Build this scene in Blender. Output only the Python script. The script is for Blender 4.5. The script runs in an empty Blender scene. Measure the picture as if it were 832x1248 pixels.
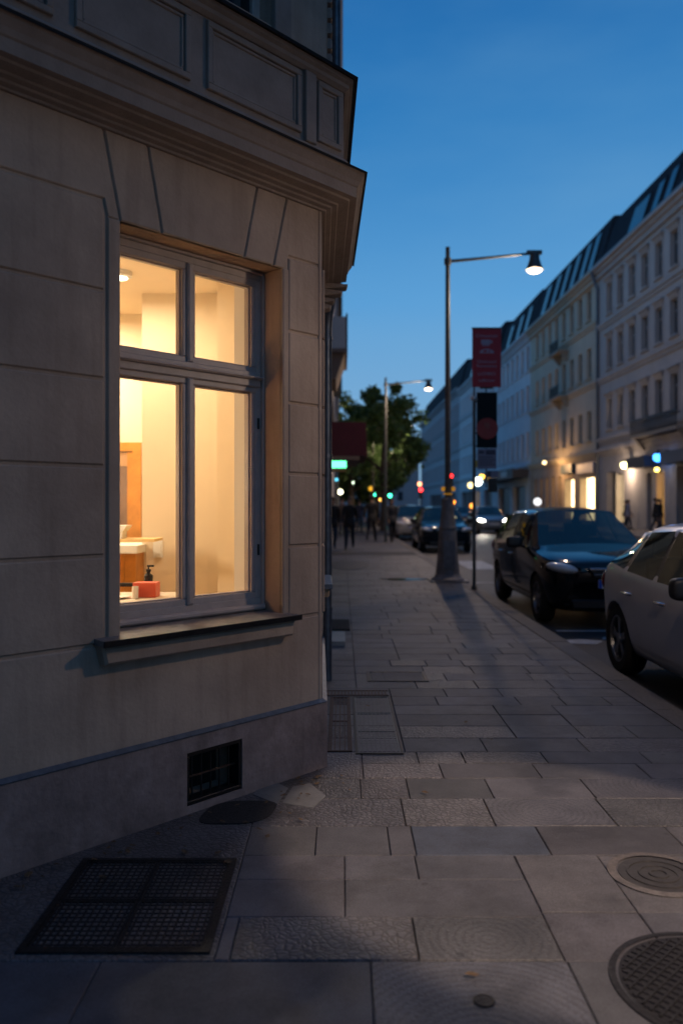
import bpy, bmesh, math, random
from mathutils import Vector, Matrix
random.seed(7)
R = math.radians
SC = bpy.context.scene
COL = SC.collection

# ------------------------------------------------------------------ camera
cam_d = bpy.data.cameras.new('camera')
cam = bpy.data.objects.new('camera', cam_d); COL.objects.link(cam)
cam.location = (0, 0, 1.5); cam.rotation_euler = (R(90), 0, 0)
cam_d.sensor_fit = 'VERTICAL'; cam_d.sensor_height = 36; cam_d.lens = 28.85
cam_d.shift_y = -0.0072
cam_d.clip_end = 3000; cam_d.clip_start = 0.05
cam_d.dof.use_dof = True; cam_d.dof.focus_distance = 4.35; cam_d.dof.aperture_fstop = 1.4
SC.camera = cam
# ------------------------------------------------------------------ dusk sky
SUN_EL, SUN_ROT = R(2.0), R(200)
w = bpy.data.worlds.new('World'); SC.world = w; w.use_nodes = True
nt = w.node_tree; nt.nodes.clear()
N = nt.nodes.new; LK = nt.links.new
sky = N('ShaderNodeTexSky'); sky.sky_type = 'NISHITA'; sky.sun_disc = False
sky.sun_elevation = SUN_EL; sky.sun_rotation = SUN_ROT
bg = N('ShaderNodeBackground'); bg.inputs['Strength'].default_value = 0.02
LK(sky.outputs[0], bg.inputs[0])
# blue-hour air: deep blue overhead, paler towards the horizon
tc = N('ShaderNodeTexCoord'); sx = N('ShaderNodeSeparateXYZ'); cr = N('ShaderNodeValToRGB')
LK(tc.outputs['Generated'], sx.inputs[0]); LK(sx.outputs['Z'], cr.inputs[0])
el = cr.color_ramp.elements
el[0].position = 0.0; el[0].color = (.16, .31, .47, 1)
el[1].position = 1.0; el[1].color = (.002, .04, .17, 1)
for p_, c_ in ((.10, (.12, .29, .51)), (.24, (.06, .245, .51)), (.42, (.012, .145, .385)), (.56, (.004, .095, .30))):
    e_ = el.new(p_); e_.color = (*c_, 1)
bg2 = N('ShaderNodeBackground'); bg2.inputs['Strength'].default_value = 1.25
# very faint high cloud
cmap = N('ShaderNodeMapping'); cmap.inputs['Scale'].default_value = (1.6, 1.6, 5); LK(tc.outputs['Generated'], cmap.inputs[0])
cn = N('ShaderNodeTexNoise'); cn.inputs['Scale'].default_value = 1.7; cn.inputs['Detail'].default_value = 5; LK(cmap.outputs[0], cn.inputs[0])
cmr = N('ShaderNodeMapRange'); cmr.inputs[1].default_value = .35; cmr.inputs[2].default_value = .7; cmr.inputs[3].default_value = 0; cmr.inputs[4].default_value = .22; LK(cn.outputs[0], cmr.inputs[0])
cmx = N('ShaderNodeMix'); cmx.data_type = 'RGBA'; cmx.inputs[7].default_value = (.13, .30, .48, 1); LK(cmr.outputs[0], cmx.inputs[0]); LK(cr.outputs[0], cmx.inputs[6])
LK(cmx.outputs[2], bg2.inputs[0])
ad = N('ShaderNodeAddShader'); wo = N('ShaderNodeOutputWorld')
LK(bg.outputs[0], ad.inputs[0]); LK(bg2.outputs[0], ad.inputs[1]); LK(ad.outputs[0], wo.inputs[0])
# the sun is already below the roofs: only a trace of soft light is left of it
sd = bpy.data.lights.new('sun', 'SUN'); sd.energy = 0.012; sd.angle = R(20); sd.color = (1, .86, .75)
so = bpy.data.objects.new('sun', sd); COL.objects.link(so); so.rotation_euler = (R(70), 0, R(-20)); so.location = (0, -20, 30)
vs = SC.view_settings
vs.view_transform = 'Standard'; vs.look = 'None'; vs.gamma = 1; vs.exposure = 0; vs.use_curve_mapping = False
SC.render.engine = 'CYCLES'
cy = SC.cycles
cy.use_denoising = True
try: cy.denoiser = 'OPENIMAGEDENOISE'
except Exception: pass
cy.max_bounces = 6; cy.diffuse_bounces = 3; cy.glossy_bounces = 3; cy.transmission_bounces = 4; cy.transparent_max_bounces = 8
cy.sample_clamp_indirect = 4; cy.caustics_reflective = False; cy.caustics_refractive = False
cy.use_light_tree = True
ROOM, LAMPP, LAMP0K, LAMP0Y, FLOORL, SPOTP, LANTP = 70.0, 240.0, .03, -.4, 50.0, 2300.0, 235.0   # lamp strengths
# ------------------------------------------------------------------ helpers
F = 1000.0
def tag(o, label=None, cat=None, group=None, kind=None):
    if label: o['label'] = label
    if cat: o['category'] = cat
    if group: o['group'] = group
    if kind: o['kind'] = kind
    return o
def empty(name, loc=(0, 0, 0), rz=0, **k):
    o = bpy.data.objects.new(name, None); COL.objects.link(o); o.location = loc; o.rotation_euler = (0, 0, rz)
    o.empty_display_size = .1
    return tag(o, **k)
def kids(o): return [c for c in bpy.data.objects if c.parent is o]
def copy_tree(o, parent=None):
    c = o.copy(); COL.objects.link(c)
    c.parent = parent
    for k in CH.get(o.name, []):
        copy_tree(k, c)
    return c
CH = {}
def set_parent(o, p):
    o.parent = p; CH.setdefault(p.name, []).append(o)

MATS = {}
def mat(name, col, rough=.6, metal=0, nscale=0, namt=.15, bump=0, bscale=60, emit=None, estr=0, spec=.5, coat=0, nscale2=0, stain=None):
    if name in MATS: return MATS[name]
    m = bpy.data.materials.new(name); m.use_nodes = True; MATS[name] = m
    t = m.node_tree; b = t.nodes['Principled BSDF']; n = t.nodes.new; l = t.links.new
    b.inputs['Base Color'].default_value = (*col, 1); b.inputs['Roughness'].default_value = rough
    b.inputs['Metallic'].default_value = metal; b.inputs['Specular IOR Level'].default_value = spec
    if coat: b.inputs['Coat Weight'].default_value = coat; b.inputs['Coat Roughness'].default_value = .04
    if emit: b.inputs['Emission Color'].default_value = (*emit, 1); b.inputs['Emission Strength'].default_value = estr
    tcn = n('ShaderNodeTexCoord')
    if nscale:
        no = n('ShaderNodeTexNoise'); no.inputs['Scale'].default_value = nscale; no.inputs['Detail'].default_value = 6
        no.inputs['Roughness'].default_value = .65
        l(tcn.outputs['Object'], no.inputs[0])
        r = n('ShaderNodeValToRGB'); r.color_ramp.elements[0].position = .3; r.color_ramp.elements[1].position = .7
        r.color_ramp.elements[0].color = (*[c * (1 - namt) for c in col], 1); r.color_ramp.elements[1].color = (*[min(1, c * (1 + namt)) for c in col], 1)
        l(no.outputs[0], r.inputs[0]); out = r.outputs[0]
        if nscale2:
            n2 = n('ShaderNodeTexNoise'); n2.inputs['Scale'].default_value = nscale2; n2.inputs['Detail'].default_value = 3
            l(tcn.outputs['Object'], n2.inputs[0])
            r2 = n('ShaderNodeValToRGB'); r2.color_ramp.elements[0].color = (.72, .7, .7, 1); r2.color_ramp.elements[1].color = (1.0, 1.0, 1.0, 1)
            r2.color_ramp.elements[0].position = .35; r2.color_ramp.elements[1].position = .65
            # rain streaks: noise stretched down the wall
            mp = n('ShaderNodeMapping'); mp.inputs['Scale'].default_value = (9, 9, .7); l(tcn.outputs['Object'], mp.inputs[0])
            n3 = n('ShaderNodeTexNoise'); n3.inputs['Scale'].default_value = 1.6; n3.inputs['Detail'].default_value = 5; l(mp.outputs[0], n3.inputs[0])
            r4 = n('ShaderNodeValToRGB'); r4.color_ramp.elements[0].position = .34; r4.color_ramp.elements[1].position = .52
            r4.color_ramp.elements[0].color = (.74, .71, .69, 1); r4.color_ramp.elements[1].color = (1, 1, 1, 1); l(n3.outputs[0], r4.inputs[0])
            m5 = n('ShaderNodeMix'); m5.data_type = 'RGBA'; m5.blend_type = 'MULTIPLY'; m5.inputs[0].default_value = .45
            l(out, m5.inputs[6]); l(r4.outputs[0], m5.inputs[7]); out = m5.outputs[2]
            mx = n('ShaderNodeMix'); mx.data_type = 'RGBA'; mx.blend_type = 'MULTIPLY'; mx.inputs[0].default_value = 1
            l(n2.outputs[0], r2.inputs[0]); l(out, mx.inputs[6]); l(r2.outputs[0], mx.inputs[7]); out = mx.outputs[2]
        l(out, b.inputs['Base Color'])
    if bump:
        nb = n('ShaderNodeTexNoise'); nb.inputs['Scale'].default_value = bscale; nb.inputs['Detail'].default_value = 8
        l(tcn.outputs['Object'], nb.inputs[0])
        bp = n('ShaderNodeBump'); bp.inputs['Strength'].default_value = bump; bp.inputs['Distance'].default_value = .01
        l(nb.outputs[0], bp.inputs['Height']); l(bp.outputs[0], b.inputs['Normal'])
    return m
def glass(name, tint=(1, 1, 1), refl=(.9, .95, 1), ior=1.5, trans=1.0, dark=(.01, .012, .015)):
    if name in MATS: return MATS[name]
    m = bpy.data.materials.new(name); m.use_nodes = True; MATS[name] = m
    t = m.node_tree; t.nodes.clear(); n = t.nodes.new; l = t.links.new
    tr = n('ShaderNodeBsdfTransparent'); tr.inputs[0].default_value = (*tint, 1)
    gl = n('ShaderNodeBsdfGlossy'); gl.inputs['Roughness'].default_value = .02; gl.inputs[0].default_value = (*refl, 1)
    df = n('ShaderNodeBsdfDiffuse'); df.inputs[0].default_value = (*dark, 1)
    a = n('ShaderNodeMixShader'); a.inputs[0].default_value = trans
    l(df.outputs[0], a.inputs[1]); l(tr.outputs[0], a.inputs[2])
    fr = n('ShaderNodeFresnel'); fr.inputs[0].default_value = ior
    mx = n('ShaderNodeMixShader'); geo = n('ShaderNodeNewGeometry'); inv = n('ShaderNodeMath'); inv.operation = 'SUBTRACT'; inv.inputs[0].default_value = 1; l(geo.outputs['Backfacing'], inv.inputs[1]); fm_ = n('ShaderNodeMath'); fm_.operation = 'MULTIPLY'; l(fr.outputs[0], fm_.inputs[0]); l(inv.outputs[0], fm_.inputs[1]); l(fm_.outputs[0], mx.inputs[0]); l(a.outputs[0], mx.inputs[1]); l(gl.outputs[0], mx.inputs[2])
    o = n('ShaderNodeOutputMaterial'); l(mx.outputs[0], o.inputs[0])
    return m
def glow(name, col, s): return mat(name, (.02, .02, .02), .5, emit=col, estr=s)

class Fr:   # a local frame: origin, u axis, n (outward) axis, z up
    def __init__(s, o, u, n): s.o = Vector(o); s.u = Vector(u).normalized(); s.n = Vector(n).normalized(); s.z = Vector((0, 0, 1))
    def __call__(s, u, n, z): return s.o + s.u * u + s.n * n + s.z * z
WF = Fr((0, 0, 0), (1, 0, 0), (0, 1, 0))

class MB:
    def __init__(s, fr=WF): s.v = []; s.f = []; s.m = []; s.fr = fr
    def quadbox(s, pts, mi=0):   # 8 points: bottom 4, top 4 (frame coords)
        b = len(s.v); s.v += [tuple(s.fr(*p)) for p in pts]
        for f in ((0, 3, 2, 1), (4, 5, 6, 7), (0, 1, 5, 4), (1, 2, 6, 5), (2, 3, 7, 6), (3, 0, 4, 7)):
            s.f.append([b + i for i in f]); s.m.append(mi)
        return s
    def box(s, a0, a1, b0, b1, c0, c1, mi=0):
        return s.quadbox([(a0, b0, c0), (a1, b0, c0), (a1, b1, c0), (a0, b1, c0), (a0, b0, c1), (a1, b0, c1), (a1, b1, c1), (a0, b1, c1)], mi)
    def bbox(s, a0, a1, b0, b1, c0, c1, bv=.004, mi=0):   # box, bevelled front (n+) edges
        s.poly_block([(a0, c0), (a1, c0), (a1, c1), (a0, c1)], b0, b1, bv, mi); return s
    def poly_block(s, poly, n0, n1, bv=.004, mi=0):  # polygon in (u,z), prism from n0 to n1 with a bevel at n1
        cx = sum(p[0] for p in poly) / len(poly); cz = sum(p[1] for p in poly) / len(poly)
        k = len(poly)
        def inset(d):
            out = []
            for i in range(k):
                p0, p1, p2 = Vector(poly[i - 1]), Vector(poly[i]), Vector(poly[(i + 1) % k])
                e1 = (p1 - p0).normalized(); e2 = (p2 - p1).normalized()
                area = sum(poly[j - 1][0] * poly[j][1] - poly[j][0] * poly[j - 1][1] for j in range(k))
                sg = 1 if area > 0 else -1
                n1_ = Vector((-e1.y, e1.x)) * sg; n2_ = Vector((-e2.y, e2.x)) * sg
                den = 1 + n1_.dot(n2_)
                out.append(p1 + (n1_ + n2_) / max(den, .3) * d)
            return out
        ins = inset(bv) if bv else [Vector(p) for p in poly]
        b = len(s.v)
        s.v += [tuple(s.fr(p[0], n0, p[1])) for p in poly]
        s.v += [tuple(s.fr(p[0], n1 - bv, p[1])) for p in poly]
        s.v += [tuple(s.fr(p.x, n1, p.y)) for p in ins]
        for i in range(k):
            j = (i + 1) % k
            s.f.append([b + i, b + j, b + k + j, b + k + i]); s.m.append(mi)
            s.f.append([b + k + i, b + k + j, b + 2 * k + j, b + 2 * k + i]); s.m.append(mi)
        s.f.append([b + 2 * k + i for i in range(k)]); s.m.append(mi)
        s.f.append([b + i for i in reversed(range(k))]); s.m.append(mi)
        return s
    def tube(s, pts, rad, seg=10, mi=0, closed=False):
        pts = [Vector(s.fr(*p)) for p in pts]; n = len(pts)
        rs = rad if isinstance(rad, (list, tuple)) else [rad] * n
        b = len(s.v); ref = None
        for i, p in enumerate(pts):
            a = pts[max(i - 1, 0)]; c = pts[min(i + 1, n - 1)]
            d = (c - a).normalized()
            if ref is None:
                ref = Vector((0, 0, 1)) if abs(d.z) < .9 else Vector((1, 0, 0))
            x = (ref - d * ref.dot(d)).normalized(); y = d.cross(x); ref = x
            for k in range(seg):
                t = 2 * math.pi * k / seg
                s.v.append(tuple(p + (x * math.cos(t) + y * math.sin(t)) * rs[i]))
        for i in range(n - 1):
            for k in range(seg):
                k2 = (k + 1) % seg
                s.f.append([b + i * seg + k, b + i * seg + k2, b + (i + 1) * seg + k2, b + (i + 1) * seg + k]); s.m.append(mi)
        s.f.append([b + k for k in reversed(range(seg))]); s.m.append(mi)
        s.f.append([b + (n - 1) * seg + k for k in range(seg)]); s.m.append(mi)
        return s
    def lathe(s, prof, c=(0, 0, 0), axis='z', seg=24, mi=0, cap=True):  # prof: (r, h)
        b = len(s.v); n = len(prof)
        for r, h in prof:
            for k in range(seg):
                t = 2 * math.pi * k / seg; x, y = r * math.cos(t), r * math.sin(t)
                p = {'z': (x, y, h), 'x': (h, x, y), 'y': (x, h, y)}[axis]
                s.v.append(tuple(s.fr(c[0] + p[0], c[1] + p[1], c[2] + p[2])))
        for i in range(n - 1):
            for k in range(seg):
                k2 = (k + 1) % seg
                s.f.append([b + i * seg + k, b + i * seg + k2, b + (i + 1) * seg + k2, b + (i + 1) * seg + k]); s.m.append(mi)
        if cap:
            s.f.append([b + k for k in reversed(range(seg))]); s.m.append(mi)
            s.f.append([b + (n - 1) * seg + k for k in range(seg)]); s.m.append(mi)
        return s
    def face(s, pts, mi=0):
        b = len(s.v); s.v += [tuple(s.fr(*p)) for p in pts]; s.f.append(list(range(b, b + len(pts)))); s.m.append(mi); return s
    def build(s, name, mats, parent=None, world=False, smooth=False, root=None, recalc=True, **k):
        me = bpy.data.meshes.new(name)
        vs_ = s.v
        if world:
            o_ = Vector(root.location if root else parent.location)
            vs_ = [tuple(Vector(v) - o_) for v in s.v]
        me.from_pydata(vs_, [], s.f)
        for m in (mats if isinstance(mats, (list, tuple)) else [mats]): me.materials.append(m)
        me.polygons.foreach_set('material_index', s.m)
        if recalc:
            bm = bmesh.new(); bm.from_mesh(me); bmesh.ops.recalc_face_normals(bm, faces=bm.faces); bm.to_mesh(me); bm.free()
        if smooth:
            me.polygons.foreach_set('use_smooth', [True] * len(me.polygons))
            me.set_sharp_from_angle(angle=R(38))
        o = bpy.data.objects.new(name, me); COL.objects.link(o)
        if parent is not None: set_parent(o, parent)
        return tag(o, **k)

def rect_cells(u0, u1, z0, z1, holes):
    us = sorted({u0, u1, *[max(u0, min(u1, h[i])) for h in holes for i in (0, 1)]})
    zs = sorted({z0, z1, *[max(z0, min(z1, h[i])) for h in holes for i in (2, 3)]})
    out = []
    for j in range(len(zs) - 1):
        run = None
        for i in range(len(us) - 1):
            cu, cz = (us[i] + us[i + 1]) / 2, (zs[j] + zs[j + 1]) / 2
            solid = not any(h[0] < cu < h[1] and h[2] < cz < h[3] for h in holes)
            if solid and run is None: run = us[i]
            if not solid and run is not None: out.append((run, us[i], zs[j], zs[j + 1])); run = None
        if run is not None: out.append((run, us[-1], zs[j], zs[j + 1]))
    return out
def sweep(mb, path, prof, mi=0):
    """profile (offset, z) swept along a plan polyline; offset to the right-hand side of travel, mitred corners"""
    P = [Vector((p[0], p[1])) for p in path]; k = len(P); b = len(mb.v); m = len(prof)
    for i in range(k):
        d1 = (P[i] - P[i - 1]).normalized() if i else None
        d2 = (P[i + 1] - P[i]).normalized() if i < k - 1 else None
        n1 = Vector((d1.y, -d1.x)) if d1 else Vector((d2.y, -d2.x)); n2 = Vector((d2.y, -d2.x)) if d2 else n1
        mm = (n1 + n2) / (1 + n1.dot(n2))
        for off, z in prof:
            q = P[i] + mm * off; mb.v.append((q.x, q.y, z))
    for i in range(k - 1):
        for j in range(m):
            j2 = (j + 1) % m
            mb.f.append([b + i * m + j, b + i * m + j2, b + (i + 1) * m + j2, b + (i + 1) * m + j]); mb.m.append(mi)
    mb.f.append([b + j for j in range(m)]); mb.m.append(mi)
    mb.f.append([b + (k - 1) * m + j for j in reversed(range(m))]); mb.m.append(mi)
def text_part(name, txt, size, m, parent, loc, rot, depth=.003, align='CENTER', bold=0):
    cu = bpy.data.curves.new('txt', 'FONT'); cu.body = txt; cu.size = size; cu.extrude = depth; cu.align_x = align; cu.align_y = 'CENTER'; cu.offset = bold
    t = bpy.data.objects.new('txt', cu); COL.objects.link(t)
    dg = bpy.context.evaluated_depsgraph_get(); me = bpy.data.meshes.new_from_object(t.evaluated_get(dg))
    bpy.data.objects.remove(t); me.materials.clear(); me.materials.append(m)
    o = bpy.data.objects.new(name, me); COL.objects.link(o); o.location = loc; o.rotation_euler = rot
    set_parent(o, parent); return o
def join_meshes(name, parts):   # list of (mesh, matrix)
    bm = bmesh.new()
    for me, mx in parts:
        n0 = len(bm.verts); bm.from_mesh(me); bm.verts.ensure_lookup_table()
        bmesh.ops.transform(bm, matrix=mx, verts=bm.verts[n0:])
    me = bpy.data.meshes.new(name); bm.to_mesh(me); bm.free(); return me

# ------------------------------------------------------------------ materials
PLASTER = mat('plaster', (.51, .395, .31), .9, nscale=5, namt=.10, bump=.32, bscale=45, nscale2=1.1)
PLINTH = mat('plinth_render', (.30, .235, .22), .9, nscale=7, namt=.28, bump=.55, bscale=40, nscale2=1.6)
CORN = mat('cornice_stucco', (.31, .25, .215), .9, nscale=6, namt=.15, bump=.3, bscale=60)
LEAD = mat('zinc_flashing', (.12, .14, .17), .5, .3, nscale=20, namt=.3)
FRAMEP = mat('window_paint', (.45, .385, .35), .5, nscale=14, namt=.1, bump=.08, bscale=90)
SILLM = mat('sill_metal', (.20, .19, .19), .55, .2, nscale=9, namt=.5, bump=.15, bscale=60)
BLACKM = mat('black_metal', (.018, .018, .02), .45, .5, nscale=20, namt=.4)
IRON = mat('cast_iron', (.022, .021, .022), .55, .6, nscale=40, namt=.5, bump=.4, bscale=120)
RUST = mat('rusted_iron', (.075, .042, .03), .7, .3, nscale=40, namt=.4, bump=.3, bscale=120)
GLASS = glass('clear_glass', (.97, .97, .95))
DGLASS = glass('street_window_glass', (.5, .5, .5), (.8, .9, 1), 1.9, .35, (.02, .022, .026))
CARGLASS = glass('car_glass', (.35, .38, .38), (.75, .9, .82), 1.7, .8, (.01, .03, .04))
PIPEM = mat('zinc_pipe', (.10, .12, .15), .4, .6, nscale=12, namt=.3)
WHITEP = mat('white_paint', (.75, .75, .74), .5)
CREAM = mat('cream_wall', (.80, .66, .47), .85, nscale=3, namt=.03)
WHITEWALL = mat('white_wall', (.82, .78, .7), .85)
WOODO = mat('orange_wood', (.52, .21, .03), .45, nscale=8, namt=.2)
# ------------------------------------------------------------------ ground
def slab_mat(name, kind, col):
    m = bpy.data.materials.new(name); m.use_nodes = True
    t = m.node_tree; b = t.nodes['Principled BSDF']; n = t.nodes.new; l = t.links.new
    tcn = n('ShaderNodeTexCoord'); at = n('ShaderNodeAttribute'); at.attribute_name = 'tone'
    no = n('ShaderNodeTexNoise'); no.inputs['Scale'].default_value = 120; no.inputs['Detail'].default_value = 8; no.inputs['Roughness'].default_value = .8
    l(tcn.outputs['Object'], no.inputs[0])
    big = n('ShaderNodeTexNoise'); big.inputs['Scale'].default_value = 3.2; big.inputs['Detail'].default_value = 7; big.inputs['Roughness'].default_value = .7
    l(tcn.outputs['Object'], big.inputs[0])
    r = n('ShaderNodeValToRGB'); r.color_ramp.elements[0].position = .32; r.color_ramp.elements[1].position = .68
    r.color_ramp.elements[0].color = (*[c * .55 for c in col], 1); r.color_ramp.elements[1].color = (*[c * 1.5 for c in col], 1)
    l(no.outputs[0], r.inputs[0])
    r2 = n('ShaderNodeValToRGB'); r2.color_ramp.elements[0].position = .3; r2.color_ramp.elements[1].position = .7
    r2.color_ramp.elements[0].color = (.6, .6, .6, 1); r2.color_ramp.elements[1].color = (1.2, 1.2, 1.2, 1)
    l(big.outputs[0], r2.inputs[0])
    m1 = n('ShaderNodeMix'); m1.data_type = 'RGBA'; m1.blend_type = 'MULTIPLY'; m1.inputs[0].default_value = 1
    l(r.outputs[0], m1.inputs[6]); l(r2.outputs[0], m1.inputs[7])
    m2 = n('ShaderNodeMix'); m2.data_type = 'RGBA'; m2.blend_type = 'MULTIPLY'; m2.inputs[0].default_value = 1
    l(m1.outputs[2], m2.inputs[6]); l(at.outputs['Color'], m2.inputs[7]); col_out = m2.outputs[2]
    # trodden gum spots and oily blotches
    gv = n('ShaderNodeTexVoronoi'); gv.inputs['Scale'].default_value = 3.4; l(tcn.outputs['Object'], gv.inputs['Vector'])
    gm_ = n('ShaderNodeMapRange'); gm_.inputs[1].default_value = .035; gm_.inputs[2].default_value = .055; gm_.inputs[3].default_value = .55; gm_.inputs[4].default_value = 1; l(gv.outputs['Distance'], gm_.inputs[0])
    sn = n('ShaderNodeTexNoise'); sn.inputs['Scale'].default_value = 1.3; sn.inputs['Detail'].default_value = 9; sn.inputs['Roughness'].default_value = .75; l(tcn.outputs['Object'], sn.inputs[0])
    sm_ = n('ShaderNodeMapRange'); sm_.inputs[1].default_value = .40; sm_.inputs[2].default_value = .52; sm_.inputs[3].default_value = .62; sm_.inputs[4].default_value = 1; l(sn.outputs[0], sm_.inputs[0])
    mm_ = n('ShaderNodeMath'); mm_.operation = 'MULTIPLY'; l(gm_.outputs[0], mm_.inputs[0]); l(sm_.outputs[0], mm_.inputs[1])
    m4 = n('ShaderNodeMix'); m4.data_type = 'RGBA'; m4.blend_type = 'MULTIPLY'; m4.inputs[0].default_value = 1
    l(col_out, m4.inputs[6]); l(mm_.outputs[0], m4.inputs[7]); col_out = m4.outputs[2]
    bp = n('ShaderNodeBump'); bp.inputs['Distance'].default_value = .006; bp.inputs['Strength'].default_value = .55
    if kind == 'smooth':
        b2 = n('ShaderNodeMath'); b2.operation = 'ADD'; l(no.outputs[0], b2.inputs[0]); l(big.outputs[0], b2.inputs[1])
        l(b2.outputs[0], bp.inputs['Height'])
        b.inputs['Roughness'].default_value = .62
    else:
        v = n('ShaderNodeTexVoronoi'); v.feature = 'DISTANCE_TO_EDGE'; v.inputs['Scale'].default_value = 38 if kind == 'cobble' else 60
        if kind == 'circle':   # setts laid in concentric rings: polar coordinates from each face's own centre (uv)
            uv = n('ShaderNodeUVMap'); uv.uv_map = 'ring'
            sp = n('ShaderNodeSeparateXYZ'); l(uv.outputs[0], sp.inputs[0])
            ln = n('ShaderNodeVectorMath'); ln.operation = 'LENGTH'; l(uv.outputs[0], ln.inputs[0])
            ang = n('ShaderNodeMath'); ang.operation = 'ARCTAN2'; l(sp.outputs[0], ang.inputs[0]); l(sp.outputs[1], ang.inputs[1])
            rr = n('ShaderNodeMath'); rr.operation = 'MULTIPLY'; rr.inputs[1].default_value = 34; l(ln.outputs['Value'], rr.inputs[0])
            fl = n('ShaderNodeMath'); fl.operation = 'FRACT'; l(rr.outputs[0], fl.inputs[0])
            pp = n('ShaderNodeMath'); pp.operation = 'PINGPONG'; pp.inputs[1].default_value = .5; l(fl.outputs[0], pp.inputs[0])
            jo = n('ShaderNodeMath'); jo.operation = 'MULTIPLY'; jo.inputs[1].default_value = .3; l(pp.outputs[0], jo.inputs[0])
            l(tcn.outputs['Object'], v.inputs['Vector'])
            ad_ = n('ShaderNodeMath'); ad_.operation = 'ADD'; l(jo.outputs[0], ad_.inputs[0])
            sc_ = n('ShaderNodeMath'); sc_.operation = 'MULTIPLY'; sc_.inputs[1].default_value = .5; l(v.outputs[0], sc_.inputs[0]); l(sc_.outputs[0], ad_.inputs[1])
            src = ad_.outputs[0]; lo, hi = .02, .2
        else:
            wv = n('ShaderNodeTexNoise'); wv.inputs['Scale'].default_value = 9; l(tcn.outputs['Object'], wv.inputs[0])
            mxv = n('ShaderNodeMix'); mxv.data_type = 'VECTOR'; mxv.inputs[0].default_value = .06
            l(tcn.outputs['Object'], mxv.inputs[4]); l(wv.outputs['Color'], mxv.inputs[5]); l(mxv.outputs[1], v.inputs['Vector'])
            src = v.outputs[0]; lo, hi = .02, .22
        mr = n('ShaderNodeMapRange'); mr.inputs[1].default_value = lo; mr.inputs[2].default_value = hi; l(src, mr.inputs[0])
        r3 = n('ShaderNodeValToRGB'); r3.color_ramp.elements[0].color = (.68, .66, .65, 1); r3.color_ramp.elements[1].color = (1.1, 1.1, 1.1, 1)
        l(mr.outputs[0], r3.inputs[0])
        m3 = n('ShaderNodeMix'); m3.data_type = 'RGBA'; m3.blend_type = 'MULTIPLY'; m3.inputs[0].default_value = 1
        l(col_out, m3.inputs[6]); l(r3.outputs[0], m3.inputs[7]); col_out = m3.outputs[2]
        l(mr.outputs[0], bp.inputs['Height']); bp.inputs['Strength'].default_value = .5 if kind == 'cobble' else .3
        b.inputs['Roughness'].default_value = .55
    l(col_out, b.inputs['Base Color']); l(bp.outputs[0], b.inputs['Normal'])
    return m
SM = slab_mat('granite_slab', 'smooth', (.090, .091, .102))
CO = slab_mat('mosaic_setts', 'cobble', (.104, .103, .112))
CI = slab_mat('ring_setts', 'circle', (.094, .094, .104))
JT = mat('joint_dirt', (.07, .068, .07), .95, nscale=30, namt=.3)
ASPH = mat('asphalt', (.040, .040, .043), .62, nscale=60, namt=.35, bump=.35, bscale=150, nscale2=.6)
KERBM = mat('kerb_granite', (.13, .12, .115), .7, nscale=50, namt=.35, bump=.3, bscale=90, nscale2=1.5)
MARK = mat('road_paint', (.42, .43, .44), .6, nscale=14, namt=.45)

KX0, KX1, ZR = 2.26, 2.50, -.12
g = MB(); g.box(-900, 900, -300, 1500, -.6, ZR)
g.build('road', ASPH, kind='structure')
# pavement body + slabs
def facade_x(y): return -.11 - .027 * (y - 4.7)
class Slabs:
    def __init__(s): s.v = []; s.f = []; s.m = []; s.t = []; s.uv = []
    def add(s, x0, x1, y0, y1, mi, tone, skew=0.0):
        g_ = .0017; x0 += g_; x1 -= g_; y0 += g_; y1 -= g_; c = .004
        if x1 - x0 < .02 or y1 - y0 < .02: return
        b = len(s.v); ht = random.uniform(-.0012, .0012)
        tl = [random.uniform(-.0014, .0014) for _ in range(4)]
        P = [(x0, y0), (x1, y0), (x1, y1), (x0, y1)]
        Q = [(x0 + c, y0 + c), (x1 - c, y0 + c), (x1 - c, y1 - c), (x0 + c, y1 - c)]
        for p in P: s.v.append((*p, -.02))
        for p in P: s.v.append((*p, -.004 + ht))
        for p, q in zip(Q, tl): s.v.append((*p, ht + q))
        cx, cy_ = (x0 + x1) / 2 + random.uniform(-.02, .02), (y0 + y1) / 2 + random.uniform(-.02, .02)
        fs = [[8, 9, 10, 11]] + [[i, (i + 1) % 4, 4 + (i + 1) % 4, 4 + i] for i in range(4)] + [[4 + i, 4 + (i + 1) % 4, 8 + (i + 1) % 4, 8 + i] for i in range(4)]
        for f in fs:
            s.f.append([b + i for i in f]); s.m.append(mi); s.t.append(tone)
            for i in f: s.uv.append((s.v[b + i][0] - cx, s.v[b + i][1] - cy_))
    def build(s, name):
        me = bpy.data.meshes.new(name); me.from_pydata(s.v, [], s.f)
        for m in (SM, CO, CI): me.materials.append(m)
        me.polygons.foreach_set('material_index', s.m)
        a = me.attributes.new('tone', 'FLOAT_COLOR', 'FACE')
        a.data.foreach_set('color', [c for t in s.t for c in (*t, 1)])
        u = me.uv_layers.new(name='ring'); u.data.foreach_set('uv', [c for q in s.uv for c in q])
        o = bpy.data.objects.new(name, me); COL.objects.link(o); return o
S = Slabs()
def tone(k=.24):
    v = 1 + random.uniform(-k, k); return (v * random.uniform(.97, 1.03), v, v * random.uniform(.96, 1.05))
def row(y0, y1, xs, kinds=None, tones=None, hole=()):
    for i in range(len(xs) - 1):
        k = kinds[i] if kinds else random.choice((0, 0, 0, 1))
        S.add(xs[i], xs[i + 1], y0, y1, k, tones[i] if tones and tones[i] else tone())
BLUE = (.72, .86, 1.08)
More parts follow.
